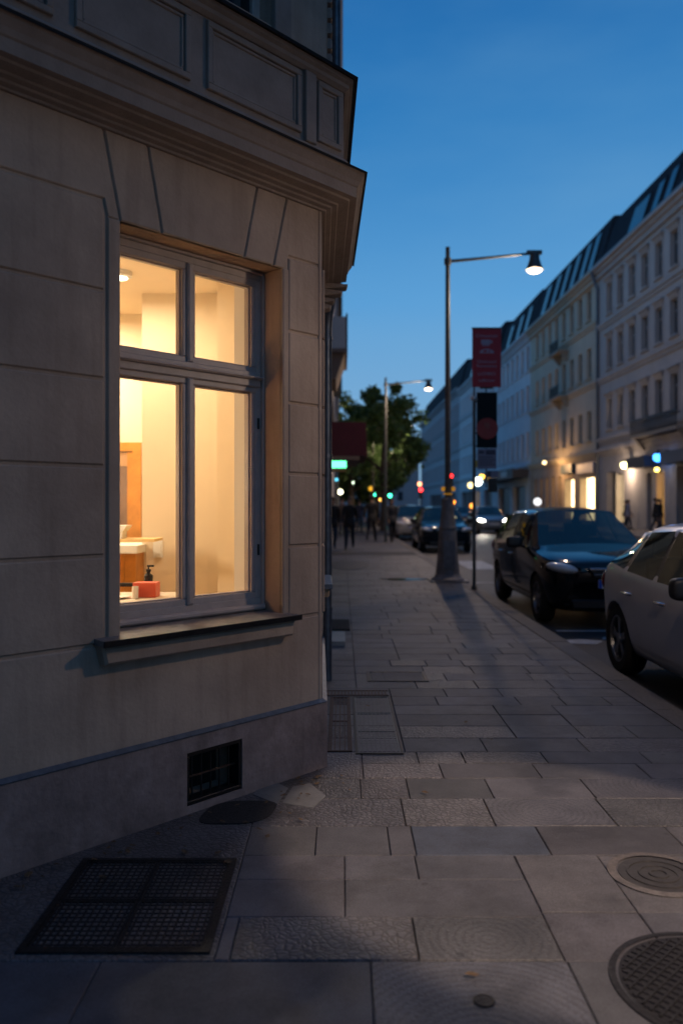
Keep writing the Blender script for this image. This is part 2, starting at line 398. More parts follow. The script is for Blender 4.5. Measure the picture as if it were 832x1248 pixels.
# hand-laid foreground rows, d from the camera; the mosaic strip under the wall is one sheet of small setts
row(-1.0, .9, [-2.6, -1.5, -.7, .2, .9, 1.7, 2.26], [0] * 6)
row(.9, 1.8, [-2.6, -1.8, -.9, .05, .8, 1.6, 2.26], [0] * 6)
row(1.8, 2.70, [-2.6, -1.75, -.79, .095, .74, 1.38, 2.26], [0, 0, 0, 2, 0, 0], [None, (.8, .85, .95), (.78, .82, .9), (.85, .9, 1), None, None])
row(2.70, 2.985, [-.42, -.37, .255, .735], [0, 1, 2])
row(2.985, 3.285, [-.42, .012, .735], [0, 0]); row(3.285, 3.51, [-.42, .012, .31], [0, 0])
row(3.285, 3.51, [.31, .735], [0])
row(3.51, 3.83, [-.42, -.115, .21, .32], [0, 0, 0]); row(3.51, 3.83, [.32, .90], [0], [BLUE])
row(2.70, 3.02, [.735, 1.09], [0]); row(3.02, 3.51, [.735, 1.09], [0]); row(2.70, 3.02, [1.09, 1.7, 2.26], [0, 0]); row(3.02, 3.51, [1.09, 1.62, 2.26], [0, 0])
row(3.51, 3.83, [.90, 1.5, 2.26], [0, 0])
row(3.83, 4.19, [-.42, .30, .72, 1.29, 2.26], [1, 1, 2, 1])
row(4.19, 4.5, [-.42, .1, .35, .78, 1.3, 2.26], [1, 1, 0, 0, 2])
row(4.5, 4.76, [.12, .56, 1.1, 1.7, 2.26], [1, 0, 0, 0]); row(4.76, 4.98, [.12, .45, .72, 1.2, 1.8, 2.26], [1, 1, 1, 0, 0])
S.add(-.42, .12, 4.5, 4.98, 1, tone(.05))
S.add(-3.6, -.42, 2.70, 4.98, 1, tone(.03))
y = 4.98
prev = []
while y < 120:
    h = (.27 + random.random() * .09) if y < 22 else .55
    x = facade_x(y) - .6 if y > 6.5 else -.6
    xs = [x, max(.12 if y > 6.5 else .385, x)]
    x = .385 if y < 6.42 else .12
    while x < KX0 - .2:
        x += random.choice((.34, .44, .5, .62, .74)) * (1 if y < 22 else 1.6); xs.append(min(x, KX0))
    xs[-1] = KX0
    kk = [random.choice((0, 0, 0, 1)) if y < 9 else 0 for _ in xs]
    row(y, y + h, xs, kk)
    y += h
pv = S.build('pavement'); tag(pv, kind='structure')
b_ = MB(); b_.box(-9, KX0, -8, 4.9, -.3, -.011); b_.box(-9, KX0, 4.9, 140, -.3, -.0112); b_.build('pavement_bed', JT, kind='structure')
# kerb stones of the near pavement
k = MB()
y = -6
while y < 130:
    L = 1.0 if y < 40 else 3.0
    o_ = random.uniform(-.002, .002)
    k.quadbox([(KX0 + .004, y + .004, -.3), (KX1, y + .004, -.3), (KX1, y + L - .004, -.3), (KX0 + .004, y + L - .004, -.3),
               (KX0 + .004, y + .004, .001 + o_), (KX1 - .02, y + .004, .001 + o_), (KX1 - .02, y + L - .004, .001 + o_), (KX0 + .004, y + L - .004, .001 + o_)])
    y += L
k.build('kerb', KERBM, kind='structure')
# far pavement with its kerb
FX0, FX1 = 14.0, 18.4
k = MB(); k.box(FX0 + .2, 40, -10, 260, -.3, 0.0); k.build('far_pavement', mat('far_pavement_stone', (.10, .09, .085), .7, nscale=3, namt=.2, bump=.2, bscale=20), kind='structure')
k = MB(); k.box(FX0, FX0 + .2, -10, 260, -.3, .004); k.build('far_kerb', KERBM, kind='structure')
# painted markings
mk = MB(); z0, z1 = ZR + .004, ZR + .006
for a in ((2.75, 4.4, 10.45, 10.56), (4.5, 4.62, 3, 10.4), (4.5, 4.62, 10.65, 16), (2.75, 4.4, 16.9, 17.05)):
    mk.box(a[0], a[1], a[2], a[3], z0, z1)
for i in range(7):   # zebra bars beyond the lamp
    mk.box(3.2 + i * 1.5, 4.0 + i * 1.5, 20.5, 23.5, z0, z1)
for i in range(14): mk.box(8.2, 8.34, 26 + i * 7, 29 + i * 7, z0, z1)
mk.build('road_markings', MARK, kind='structure')
mk = MB()
for q in ([(2.62, 9.55), (2.95, 9.5), (3.1, 9.72), (2.86, 9.86), (2.66, 9.8)], [(3.12, 9.85), (3.4, 9.8), (3.44, 9.98), (3.2, 10.03)]):
    mk.v += [(x, y_, ZR + .005) for x, y_ in q]; mk.f.append(list(range(len(mk.v) - len(q), len(mk.v)))); mk.m.append(0)
mk.build('worn_road_marking', MARK, kind='structure')

# ------------------------------------------------------------------ things set in the pavement
def grate(name, x0, x1, y0, y1, cells, bars, m, mframe, label, cat, depth=.03, both=True, fw=.025):
    e = empty(name, ((x0 + x1) / 2, (y0 + y1) / 2, 0), label=label, cat=cat)
    f = MB()
    f.box(x0, x1, y0, y0 + fw, -.03, .006); f.box(x0, x1, y1 - fw, y1, -.03, .006)
    f.box(x0, x0 + fw, y0 + fw, y1 - fw, -.03, .006); f.box(x1 - fw, x1, y0 + fw, y1 - fw, -.03, .006)
    nx, ny = cells
    w_, h_ = (x1 - x0 - 2 * fw) / nx, (y1 - y0 - 2 * fw) / ny
    f.build('frame', mframe, e, world=True)
    p = MB(); p.box(x0 + fw, x1 - fw, y0 + fw, y1 - fw, -.012, -.008); p.build('pit', mat('pit_dark', (.004, .004, .004), .9), e, world=True)
    for i in range(nx):
        for j in range(ny):
            a0, b0 = x0 + fw + i * w_, y0 + fw + j * h_; a1, b1 = a0 + w_, b0 + h_
            r_ = MB(); t = .009
            r_.box(a0 + .002, a1 - .002, b0 + .002, b0 + t + .004, -.02, .004); r_.box(a0 + .002, a1 - .002, b1 - t - .004, b1 - .002, -.02, .004)
            r_.box(a0 + .002, a0 + t + .004, b0 + t + .004, b1 - t - .004, -.02, .004); r_.box(a1 - t - .004, a1 - .002, b0 + t + .004, b1 - t - .004, -.02, .004)
            bx, by = bars
            for q in range(1, bx):
                c = a0 + (a1 - a0) * q / bx; r_.box(c - .0032, c + .0032, b0 + t, b1 - t, -.018, .0025 + random.uniform(-.0005, .001))
            for q in range(1, by):
                c = b0 + (b1 - b0) * q / by; r_.box(a0 + t, a1 - t, c - .0028, c + .0028, -.016, .001)
            r_.build('grating_panel', m, e, world=True)
    return e
grate('cellar_grate', -1.09, -.44, 2.74, 3.47, (2, 2), (12, 11), IRON, IRON, 'large square iron cellar grating in four mesh panels, at the foot of the wall', 'grate')
grate('drain_grate', -.085, .065, 4.98, 6.38, (1, 2), (4, 26), RUST, RUST, 'narrow rusty slotted drain grating beside the building corner', 'grate', fw=.012)
grate('pavement_grate', .085, .375, 4.93, 6.40, (1, 3), (9, 9), mat('blue_iron', (.05, .062, .07), .5, .4, nscale=30, namt=.3, bump=.3, bscale=100), IRON, 'grey-blue iron grating with square holes next to the rusty drain strip', 'grate', fw=.014)
# flat cover strip behind the two grates
e = empty('drain_channel', (.1, 6.55, 0), label='thin rusty slotted channel running across behind the two gratings', cat='drain')
r_ = MB(); r_.box(-.12, .37, 6.44, 6.46, -.02, .005); r_.box(-.12, .37, 6.60, 6.62, -.02, .005)
for q in range(18): r_.box(-.11 + q * .0266, -.098 + q * .0266, 6.46, 6.60, -.02, .004)
r_.build('slots', RUST, e, world=True)
# hatch
e = empty('inspection_hatch', (.48, 7.15, 0), label='flat rectangular hatch with a thin dark frame, set in the pavement past the gratings', cat='hatch')
r_ = MB(); r_.box(.22, .74, 6.95, 6.98, -.02, .006); r_.box(.22, .74, 7.33, 7.36, -.02, .006); r_.box(.22, .25, 6.98, 7.33, -.02, .006); r_.box(.71, .74, 6.98, 7.33, -.02, .006)
r_.build('frame', IRON, e, world=True)
r_ = MB(); r_.box(.262, .36, 6.99, 7.32, -.02, .004); r_.box(.37, .698, 6.99, 7.32, -.02, .0045); r_.build('cover', KERBM, e, world=True)

def manhole(name, cx, cy_, r, label, pattern='grid', rim=.03, m=IRON, mr=IRON):
    e = empty(name, (cx, cy_, 0), label=label, cat='manhole cover')
    a = MB(); a.lathe([(r - rim, -.02), (r, -.02), (r, .004), (r - rim, .005)], seg=64, cap=False); a.f.append([]) if 0 else None
    a.build('rim', mr, e)
    a = MB(); a.lathe([(r - rim - .008, -.02), (r - rim - .008, .001), (0.001, .001)], seg=64)
    if pattern == 'grid':
        s_ = .032; n_ = int(r / s_) + 1
        for i in range(-n_, n_ + 1):
            c = i * s_; L_ = (r - rim - .02) ** 2 - c * c
            if L_ <= 0: continue
            L_ = math.sqrt(L_)
            # raised diamond ribs, both diagonals
            for sg in (1, -1):
                d = Vector((1, sg, 0)).normalized(); nn = Vector((-d.y, d.x, 0)); t = .005
                p0, p1 = nn * c - d * L_, nn * c + d * L_
                zt = .0055 if sg > 0 else .005
                a.quadbox([tuple(p0 - nn * t), tuple(p1 - nn * t), tuple(p1 + nn * t), tuple(p0 + nn * t)] + [tuple(p + Vector((0, 0, zt))) for p in (p0 - nn * t * .6, p1 - nn * t * .6, p1 + nn * t * .6, p0 + nn * t * .6)])
    else:
        for rr in (.035, .075, .12):
            a.lathe([(rr - .006, .0), (rr - .004, .005), (rr + .004, .005), (rr + .006, .0)], seg=48, cap=False)
    a.build('lid', m, e)
    return e
manhole('manhole_cover', 1.17, 2.55, .325, 'big round black manhole cover with a diamond rib pattern', 'grid', .022)
manhole('manhole_cover', 1.285, 3.33, .20, 'small round manhole cover with concentric rings in a granite ring', 'ring', .035, mat('cover_dull', (.045, .042, .04), .6, .3, nscale=20, namt=.3, bump=.2), KERBM)
e = empty('gas_cap', (.43, 2.48, 0), label='tiny round iron cap in the middle of the ring-laid slab', cat='cover')
a = MB(); a.lathe([(.033, -.01), (.033, .003), (.028, .0045), (.024, .003), (.001, .003)], seg=32); a.build('lid', IRON, e)
# worn covers under the cellar window
e = empty('soot_drain_cover', (-.50, 4.0, 0), label='black rounded gravel-filled drain cover below the barred cellar window', cat='drain')
a = MB(); P_ = []
for i in range(28):
    t = 2 * math.pi * i / 28; c, s_ = math.cos(t), math.sin(t)
    P_.append((-.50 + .165 * math.copysign(abs(c) ** .6, c) + .05 * s_, 4.0 + .15 * math.copysign(abs(s_) ** .7, s_)))
a.v += [(x, y_, -.01) for x, y_ in P_] + [(x, y_, .004) for x, y_ in P_]
n_ = len(P_); a.f.append([n_ + i for i in range(n_)]); a.m.append(0)
for i in range(n_): a.f.append([i, (i + 1) % n_, n_ + (i + 1) % n_, n_ + i]); a.m.append(0)
a.build('cover', mat('soot_gravel', (.016, .014, .014), .85, nscale=90, namt=.9, bump=1.0, bscale=110), e, world=True)
for (pl, lb) in (([(-.30, 4.12), (-.14, 4.05), (-.08, 4.22), (-.17, 4.42), (-.26, 4.36)], 'pale smooth broken slab piece nearest the building corner'),
                 ([(-.46, 4.24), (-.32, 4.10), (-.28, 4.34), (-.36, 4.44), (-.43, 4.38)], 'pale broken slab piece beside the soot-black drain cover')):
    a = MB(); n_ = len(pl); c_ = (sum(p[0] for p in pl) / n_, sum(p[1] for p in pl) / n_)
    a.v += [(x, y_, -.01) for x, y_ in pl] + [(c_[0] + (x - c_[0]) * .97, c_[1] + (y_ - c_[1]) * .97, .0035) for x, y_ in pl]
    a.f.append([n_ + i for i in range(n_)]); a.m.append(0)
    for i in range(n_): a.f.append([i, (i + 1) % n_, n_ + (i + 1) % n_, n_ + i]); a.m.append(0)
    a.build('slab_piece', mat('pale_slab', (.13, .135, .14), .5, nscale=10, namt=.2, bump=.15), label=lb, cat='slab')
# doorstep and mat further along the facade
a = MB(); a.poly_block([(0, 0)] * 0 or [(-.45, 8.7), (.03, 8.7), (.03, 9.35), (-.45, 9.35)], 0, 0, 0) if 0 else a.box(-.4, .04, 8.7, 9.4, -.01, .05)
a.build('doorstep', mat('pale_step', (.22, .23, .24), .5, nscale=8, namt=.15), label='pale stone doorstep jutting past the drainpipe', cat='step')
a = MB(); a.box(-.4, .1, 9.75, 10.6, -.01, .02)
for q in range(12): a.box(-.38 + q * .04, -.365 + q * .04, 9.8, 10.55, .02, .026)
a.build('door_mat', mat('mat_rubber', (.012, .012, .013), .9), label='black ribbed door mat beyond the pale doorstep', cat='mat')
# oval cover far along the pavement
a = MB()
for (rx, z_) in ((1.0, .006),):
    P_ = [(.17 + .52 * math.cos(2 * math.pi * i / 36), 20.4 + 1.5 * math.sin(2 * math.pi * i / 36)) for i in range(36)]
a.v += [(x, y_, -.01) for x, y_ in P_] + [(x, y_, .006) for x, y_ in P_]
a.f.append([36 + i for i in range(36)]); a.m.append(0)
for i in range(36): a.f.append([i, (i + 1) % 36, 36 + (i + 1) % 36, 36 + i]); a.m.append(0)
a.build('oval_cover', IRON, label='long dark oval cover in the pavement ahead of the walkers', cat='cover')
a = MB(); a.box(-.6, KX0, 24.3, 26.0, -.01, .003); a.build('asphalt_patch', mat('patch_dark', (.035, .035, .04), .8, nscale=20, namt=.3), kind='structure')
# puddle by the lamp
a = MB(); P_ = []
for i in range(40):
    t = 2 * math.pi * i / 40
    P_.append((1.32 + .5 * math.cos(t) * (1 + .2 * math.sin(5 * t)), 16.45 + .22 * math.sin(t) * (1 + .3 * math.cos(3 * t))))
a.v += [(x, y_, .0045) for x, y_ in P_]; a.f.append(list(range(40))); a.m.append(0)
pd = a.build('puddle', mat('puddle_water', (.02, .02, .02), .07, bump=.25, bscale=14), kind='structure')

# a few fallen leaves and scraps blown against the wall and the grating
rl = random.Random(3); lv = MB()
for i in range(70):
    t_ = rl.uniform(.05, 2.0); o_ = abs(rl.gauss(0, .22)) + .04
    x, y_ = -.11 - .675 * t_ + .738 * o_, 4.7 - .738 * t_ - .675 * o_
    if i % 6 == 0: x, y_ = rl.uniform(-.8, 2.1), rl.uniform(2.2, 7)
    a_ = rl.random() * 6.28; L_ = rl.uniform(.008, .026); W_ = L_ * rl.uniform(.35, .6); c, s_ = math.cos(a_), math.sin(a_); z_ = .009 + rl.random() * .004
    pts = [(-L_, 0, 0), (-L_ * .3, W_, rl.random() * .006), (L_ * .5, W_ * .7, rl.random() * .006), (L_, 0, .002), (L_ * .4, -W_ * .8, rl.random() * .006), (-L_ * .4, -W_, .0)]
    lv.face([(x + p[0] * c - p[1] * s_, y_ + p[0] * s_ + p[1] * c, z_ + p[2]) for p in pts])
lv.build('fallen_leaves', mat('dry_leaf', (.10, .062, .03), .8, nscale=60, namt=.6), kind='stuff', recalc=False)
# ------------------------------------------------------------------ the corner building
C0 = Vector((-.11, 4.7, 0)); DU = Vector((-.675, -.738, 0)); DN = Vector((.738, -.675, 0))
WA = Fr(C0, DU, DN)
DS = Vector((-.027, 1, 0)).normalized(); SN = Vector((DS.y, -DS.x, 0))
ST = Fr(C0, DS, SN)            # street facade: u runs away from the camera
UL = 3.3                       # width of the chamfered face
C2 = C0 + WA.u * UL
CS = Fr(C2, Vector((-1, 0, 0)), Vector((0, -1, 0)))    # side-street facade (out of the picture)
cb = empty('corner_building', (-1.5, 4.4, 0), label='beige stucco corner building with a big lit window, grooved courses and heavy cornice', cat='building')
WU0, WU1, WZ0, WZ1 = .307, 1.32, .91, 2.79
CUT = (.617, .966, .035, .295)
GR = .0075   # half a groove
zc = [.876, 1.27, 1.67, 2.06, 2.455, 2.86]
wall = MB(WA)
TH = .40
for c in rect_cells(0.0, UL, -.3, 3.4, [(WU0, WU1, WZ0 - .03, WZ1), CUT]):
    wall.box(c[0], c[1], -TH, -.0105, c[2], c[3])
# upper body of the chamfer with its big window
UW = (.42, 1.12, 4.05, 5.9); UW2 = (1.9, 2.7, 4.05, 5.9)
for c in rect_cells(0.0, UL, 3.4, 12.5, [UW, UW2]): wall.box(c[0], c[1], -TH, .03, c[2], c[3])
UWS = (.35, 1.05, 4.05, 5.9)
wall.fr = ST
for c in rect_cells(0.02, 1.65, -.3, 3.4, [(.62, 1.3, .93, 2.79)]): wall.box(c[0], c[1], -TH, 0.0, c[2], c[3])
for c in rect_cells(0.05, 1.65, 3.4, 12.5, [UWS]): wall.box(c[0], c[1], -TH, .03, c[2], c[3])
for c in rect_cells(1.65, 3.95, -.3, 12.5, [(2.2, 3.2, 4.05, 5.9)]): wall.box(c[0], c[1], -TH, -.004, c[2], c[3])
wall.fr = CS
for c in rect_cells(0.0, 7, -.3, 12.5, []): wall.box(c[0], c[1], -TH, 0.0, c[2], c[3])
wall.build('wall', PLASTER, cb, world=True)
# rendered courses in front of the backing
b = MB(WA)
def blk(poly): b.poly_block(poly, -.03, 0, .006)
def rect(u0, u1, z0, z1): blk([(u0, z0), (u1, z0), (u1, z1), (u0, z1)])
e_ = .02
for i in range(len(zc) - 2):
    rect(1.405, UL - .02, zc[i] + GR, zc[i + 1] - GR)
rr = .07
blk([(1.405, zc[4] + GR), (UL - .02, zc[4] + GR), (UL - .02, zc[5] - GR), (1.405 + rr, zc[5] - GR), (1.405 + rr * .45, zc[5] - GR - rr * .16), (1.405 + rr * .13, zc[5] - GR - rr * .5), (1.405, zc[5] - GR - rr)])
for i in range(len(zc) - 1):
    rect(.028, .262, zc[i] + GR, zc[i + 1] - GR)
rect(.2625, WU0, zc[0] + GR, WZ1)                # right architrave strip
rect(WU1, 1.385, zc[0] + GR, WZ1)                # left architrave strip
rect(.0, .026, .38, 3.19)                        # corner strip
rect(.028, UL - .02, .38, zc[0] - GR)            # apron
top = 3.19
blk([(.028, zc[5] + GR), (.262, zc[5] + GR), (.30, WZ1 + .0), (.372, WZ1), (.281 - .008, top), (.028, top)])
blk([(.382, WZ1), (.580, WZ1), (.488, top), (.282, top)])
blk([(.591, WZ1), (1.090, WZ1), (1.173, top), (.499, top)])
blk([(1.101, WZ1), (1.317, WZ1), (1.405, top), (1.184, top)])
blk([(1.328, WZ1), (1.385, WZ1 + .001), (1.405, zc[5] + GR), (UL - .02, zc[5] + GR), (UL - .02, top), (1.416, top)])
b.build('rusticated_courses', PLASTER, cb, world=True)
# street side courses
b = MB(ST)
for i in range(len(zc) - 1):
    b.poly_block([(.03, zc[i] + GR), (.5, zc[i] + GR), (.5, zc[i + 1] - GR), (.03, zc[i + 1] - GR)], -.02, .014, .004)
b.build('side_courses', PLASTER, cb, world=True)
# plinth (mitred along three faces), with an opening for the cellar window
p = MB(WA)
for c in rect_cells(-.018, UL, -.3, .372, [CUT]): p.box(c[0], c[1], -.1, .022, c[2], c[3])
p.fr = ST; p.box(.0, 3.95, -.1, .024, -.3, .372)
p.build('plinth', PLINTH, cb, world=True)
p = MB()
c0 = C0; c6 = ST(3.95, 0, 0)
path = [tuple(CS(6, 0, 0))[:2], tuple(C2)[:2], tuple(C0)[:2], tuple(c6)[:2]]
sweep(p, path, [(-.05, .373), (.0255, .373), (.0285, .377), (.003, .392), (-.05, .392)])
p.build('plinth_flashing', LEAD, cb, world=True)
# cornices
pathc = [tuple(CS(6, 0, 0))[:2], tuple(C2)[:2], tuple(C0)[:2], tuple(ST(1.68, 0, 0))[:2]]
p = MB()
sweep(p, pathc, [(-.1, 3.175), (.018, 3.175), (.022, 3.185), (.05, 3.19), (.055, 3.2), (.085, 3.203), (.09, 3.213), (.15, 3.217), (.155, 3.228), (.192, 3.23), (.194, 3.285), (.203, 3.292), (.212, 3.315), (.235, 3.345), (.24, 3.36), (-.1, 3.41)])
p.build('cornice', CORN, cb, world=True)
p = MB(); sweep(p, pathc, [(-.06, 3.405), (.236, 3.362), (.252, 3.352), (.254, 3.366), (.13, 3.40), (-.06, 3.43)]); p.build('cornice_flashing', BLACKM, cb, world=True)
# scrolled bracket ending the street cornice
p = MB(Fr(ST(1.6, 0, 0), SN, -DS))
for i, (z_, o_) in enumerate(((3.14, .17), (3.09, .13), (3.03, .07), (2.98, .045))):
    p.poly_block([(-.02, z_), (o_ + .02, z_ + .02), (o_ + .03, z_ + .04), (-.02, z_ + .06)], -.08, .05, .004)
p.build('cornice_bracket', CORN, cb, world=True)
# parapet zone with sunken panels
p = MB()
sweep(p, pathc, [(-.1, 3.38), (.12, 3.38), (.12, 3.86), (-.1, 3.86)])
sweep(p, pathc, [(-.1, 3.375), (.145, 3.375), (.145, 3.44), (.13, 3.455), (-.1, 3.455)])
sweep(p, pathc, [(-.1, 3.835), (.13, 3.835), (.15, 3.85), (.153, 3.868), (.172, 3.878), (.176, 3.90), (-.1, 3.90)])
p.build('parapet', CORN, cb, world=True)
p = MB(); sweep(p, pathc, [(-.06, 3.9), (.185, 3.898), (.2, 3.892), (.202, 3.908), (-.06, 3.93)]); p.build('parapet_flashing', BLACKM, cb, world=True)
p = MB(WA)
def ring(u0, u1, z0, z1, t, n0, n1, fr=None):
    p.bbox(u0, u1, n0, n1, z0, z0 + t, .004); p.bbox(u0, u1, n0, n1, z1 - t, z1, .004)
    p.bbox(u0, u0 + t, n0, n1, z0 + t, z1 - t, .004); p.bbox(u1 - t, u1, n0, n1, z0 + t, z1 - t, .004)
for (u0, u1) in ((-.02, .17), (.30, .93), (1.03, 1.62), (1.72, 2.5)):
    ring(u0, u1, 3.49, 3.82, .03, .115, .139); ring(u0 + .034, u1 - .034, 3.524, 3.786, .014, .115, .129)
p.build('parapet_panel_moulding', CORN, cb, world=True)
p = MB(WA); p.bbox(.195, .275, .1, .147, 3.455, 3.835); p.build('parapet_pilaster', CORN, cb, world=True)
# upper storey surround, windows with curtain
def sash_window(fr, u0, u1, z0, z1, n, parent, split=.33, mat_f=FRAMEP, mull=True, curtain=False):
    f = MB(fr); t = .055
    f.bbox(u0, u1, n - .05, n, z1 - t, z1); f.bbox(u0, u1, n - .05, n, z0, z0 + t)
    f.bbox(u0, u0 + t, n - .05, n, z0 + t, z1 - t); f.bbox(u1 - t, u1, n - .05, n, z0 + t, z1 - t)
    um = (u0 + u1) / 2; zt = z1 - (z1 - z0) * split
    f.bbox(u0 + t, u1 - t, n - .05, n + .012, zt - .04, zt + .04)
    f.bbox(um - .04, um + .04, n - .05, n + .006, z0 + t, zt - .04); f.bbox(um - .04, um + .04, n - .05, n + .006, zt + .04, z1 - t)
    o = f.build('window', mat_f, parent, world=True)
    q = MB(fr); q.box(u0 + t, u1 - t, n - .03, n - .024, z0 + t, z1 - t)
    q.build('pane', DGLASS, o, world=True, root=parent)
    return o
UPL = MB(WA)
for (u0, u1, z0, z1) in (UW, UW2): UPL.box(u0 - .1, u1 + .1, -.39, -.36, z0 - .1, z1 + .1)
UPL.fr = ST; UPL.box(UWS[0] - .1, UWS[1] + .1, -.39, -.36, 3.9, 6); UPL.box(2.1, 3.3, -.39, -.36, 3.9, 6)
UPL.build('dim_room', mat('dim_room', (.05, .05, .06), .9), cb, world=True)
sash_window(WA, *UW, -.06, cb); sash_window(WA, *UW2, -.06, cb); sash_window(ST, *UWS, -.06, cb); sash_window(ST, 2.2, 3.2, 4.05, 5.9, -.1, cb)
q = MB(WA)
for i in range(14):
    c = .44 + i * .024; q.box(c, c + .02, -.2 + (.012 if i % 2 else 0), -.19 + (.012 if i % 2 else 0), 4.06, 5.88)
q.build('curtain', mat('curtain_cloth', (.35, .42, .46), .9), cb, world=True)
q = MB(WA); q.bbox(.3, .42, .02, .06, 3.94, 6.1); q.bbox(1.12, 1.24, .02, .06, 3.94, 6.1); q.build('window_surround', CORN, cb, world=True)
q = MB(ST)
for i in range(26): q.bbox(.12, .2, .02, .06, 4.0 + i * .09, 4.06 + i * .09, .01)
q.build('carved_quoin', CORN, cb, world=True)
# cellar window
cw = empty('x', (0, 0, 0)); bpy.data.objects.remove(cw)
q = MB(WA); u0, u1, z0, z1 = CUT
q.bbox(u0, u1, -.06, .016, z1 - .022, z1, .003); q.bbox(u0, u1, -.06, .016, z0, z0 + .022, .003)
q.bbox(u0, u0 + .02, -.06, .016, z0 + .022, z1 - .022, .003); q.bbox(u1 - .02, u1, -.06, .016, z0 + .022, z1 - .022, .003)
cwin = q.build('cellar_window', BLACKM, cb, world=True)
for i in range(1, 6):
    c = u0 + (u1 - u0) * i / 6; q = MB(WA); q.tube([(c, -.02, z0 + .02), (c, -.02, z1 - .02)], .0055, 8); q.build('bar', BLACKM, cwin, world=True, root=cb, smooth=True)
q = MB(WA); q.box(u0 + .02, u1 - .02, -.0215, -.0145, z0 + .125, z0 + .133); q.build('crossbar', RUST, cwin, world=True, root=cb)
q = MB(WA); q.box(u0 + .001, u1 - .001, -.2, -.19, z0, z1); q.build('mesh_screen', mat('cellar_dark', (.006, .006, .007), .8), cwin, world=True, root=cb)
# ---- the big window
NF = -.170
win = empty('window', (0, 0, 0)); win.location = WA(.81, NF, 1.85) - cb.location; set_parent(win, cb)
class RR: pass
wr = RR(); wr.location = WA(.81, NF, 1.85)
def wb(m, name, mt, smooth=False, **k): return m.build(name, mt, win, world=True, root=wr, smooth=smooth, **k)
q = MB(WA)
FU0, FU1, FZ0, FZ1 = WU0, WU1, WZ0 + .02, WZ1
q.bbox(FU0, FU1, NF - .10, NF, FZ1 - .05, FZ1, .004); q.bbox(FU0, FU1, NF - .10, NF, FZ0, FZ0 + .055, .004)
q.bbox(FU0, FU0 + .045, NF - .10, NF, FZ0 + .055, FZ1 - .05, .004); q.bbox(FU1 - .045, FU1, NF - .10, NF, FZ0 + .055, FZ1 - .05, .004)
q.bbox(FU0, FU0 + .014, NF, NF + .022, FZ0, FZ1 - .001, .004); q.bbox(FU0 + .014, FU1, NF, NF + .022, FZ1 - .016, FZ1 - .001, .004)
wb(q, 'frame', FRAMEP)
q = MB(WA); ZT0, ZT1 = 2.150, 2.232
q.poly_block([(FU0 + .02, ZT0), (FU1 - .045, ZT0), (FU1 - .045, ZT1), (FU0 + .02, ZT1)], NF - .08, NF + .012, .006)
q.poly_block([(FU0 + .02, ZT0 + .04), (FU1 - .04, ZT0 + .04), (FU1 - .04, ZT1 - .025), (FU0 + .02, ZT1 - .025)], NF + .01, NF + .04, .01)
wb(q, 'transom', FRAMEP)
def casement(u0, u1, z0, z1, t=.038, hinge=False):
    s_ = MB(WA); n0, n1 = NF - .065, NF - .004
    s_.bbox(u0, u1, n0, n1, z1 - t, z1, .006); s_.bbox(u0, u1, n0, n1, z0, z0 + t, .006)
    s_.bbox(u0, u0 + t, n0, n1, z0 + t, z1 - t, .006); s_.bbox(u1 - t, u1, n0, n1, z0 + t, z1 - t, .006)
    # inner glazing bead
    d = .007
    s_.bbox(u0 + t, u1 - t, n0 + .01, n1 - .02, z1 - t - d, z1 - t, .003); s_.bbox(u0 + t, u1 - t, n0 + .01, n1 - .02, z0 + t, z0 + t + d, .003)
    s_.bbox(u0 + t, u0 + t + d, n0 + .01, n1 - .02, z0 + t + d, z1 - t - d, .003); s_.bbox(u1 - t - d, u1 - t, n0 + .01, n1 - .02, z0 + t + d, z1 - t - d, .003)
    wb(s_, 'sash', FRAMEP)
    g_ = MB(WA); g_.box(u0 + t + .001, u1 - t - .001, n1 - .045, n1 - .041, z0 + t + .001, z1 - t - .001); wb(g_, 'pane', GLASS)
UM = .805
for (a, b2) in ((FU0 + .034, UM - .003), (UM + .003, FU1 - .034)):
    casement(a, b2, ZT1 - .008, FZ1 - .045); casement(a, b2, FZ0 + .05, ZT0 + .008)
q = MB(WA); q.bbox(UM - .018, UM + .018, NF - .02, NF + .014, FZ0 + .055, ZT0, .008); q.bbox(UM - .018, UM + .018, NF - .02, NF + .014, ZT1, FZ1 - .05, .008)
wb(q, 'mullion', FRAMEP)
q = MB(WA); q.poly_block([(FU0, FZ0 - .012), (FU1, FZ0 - .012), (FU1, FZ0 + .02), (FU0, FZ0 + .02)], NF - .02, NF + .035, .01); wb(q, 'weather_bar', FRAMEP)
q = MB(WA); q.quadbox([(.262, NF - .08, WZ0 - .02), (1.455, NF - .08, WZ0 - .02), (1.455, .092, WZ0 - .035), (.262, .092, WZ0 - .035),
                       (.262, NF - .08, WZ0 + .008), (1.455, NF - .08, WZ0 + .008), (1.455, .09, WZ0 - .008), (.262, .09, WZ0 - .008)])
wb(q, 'sill', SILLM)
q = MB(WA); q.bbox(.256, 1.461, .088, .098, WZ0 - .033, WZ0 - .0055, .002); wb(q, 'sill_edge', BLACKM)
q = MB(WA); q.poly_block([(.285, WZ0 - .12), (1.43, WZ0 - .12), (1.45, WZ0 - .036), (.27, WZ0 - .036)], -.02, .062, .012); wb(q, 'sill_moulding', PLASTER)
for z_ in (1.25, 1.95): 
    q = MB(WA); q.tube([(FU0 + .033, NF + .006, z_ - .03), (FU0 + .033, NF + .006, z_ + .03)], .006, 8); wb(q, 'hinge', BLACKM, smooth=True)
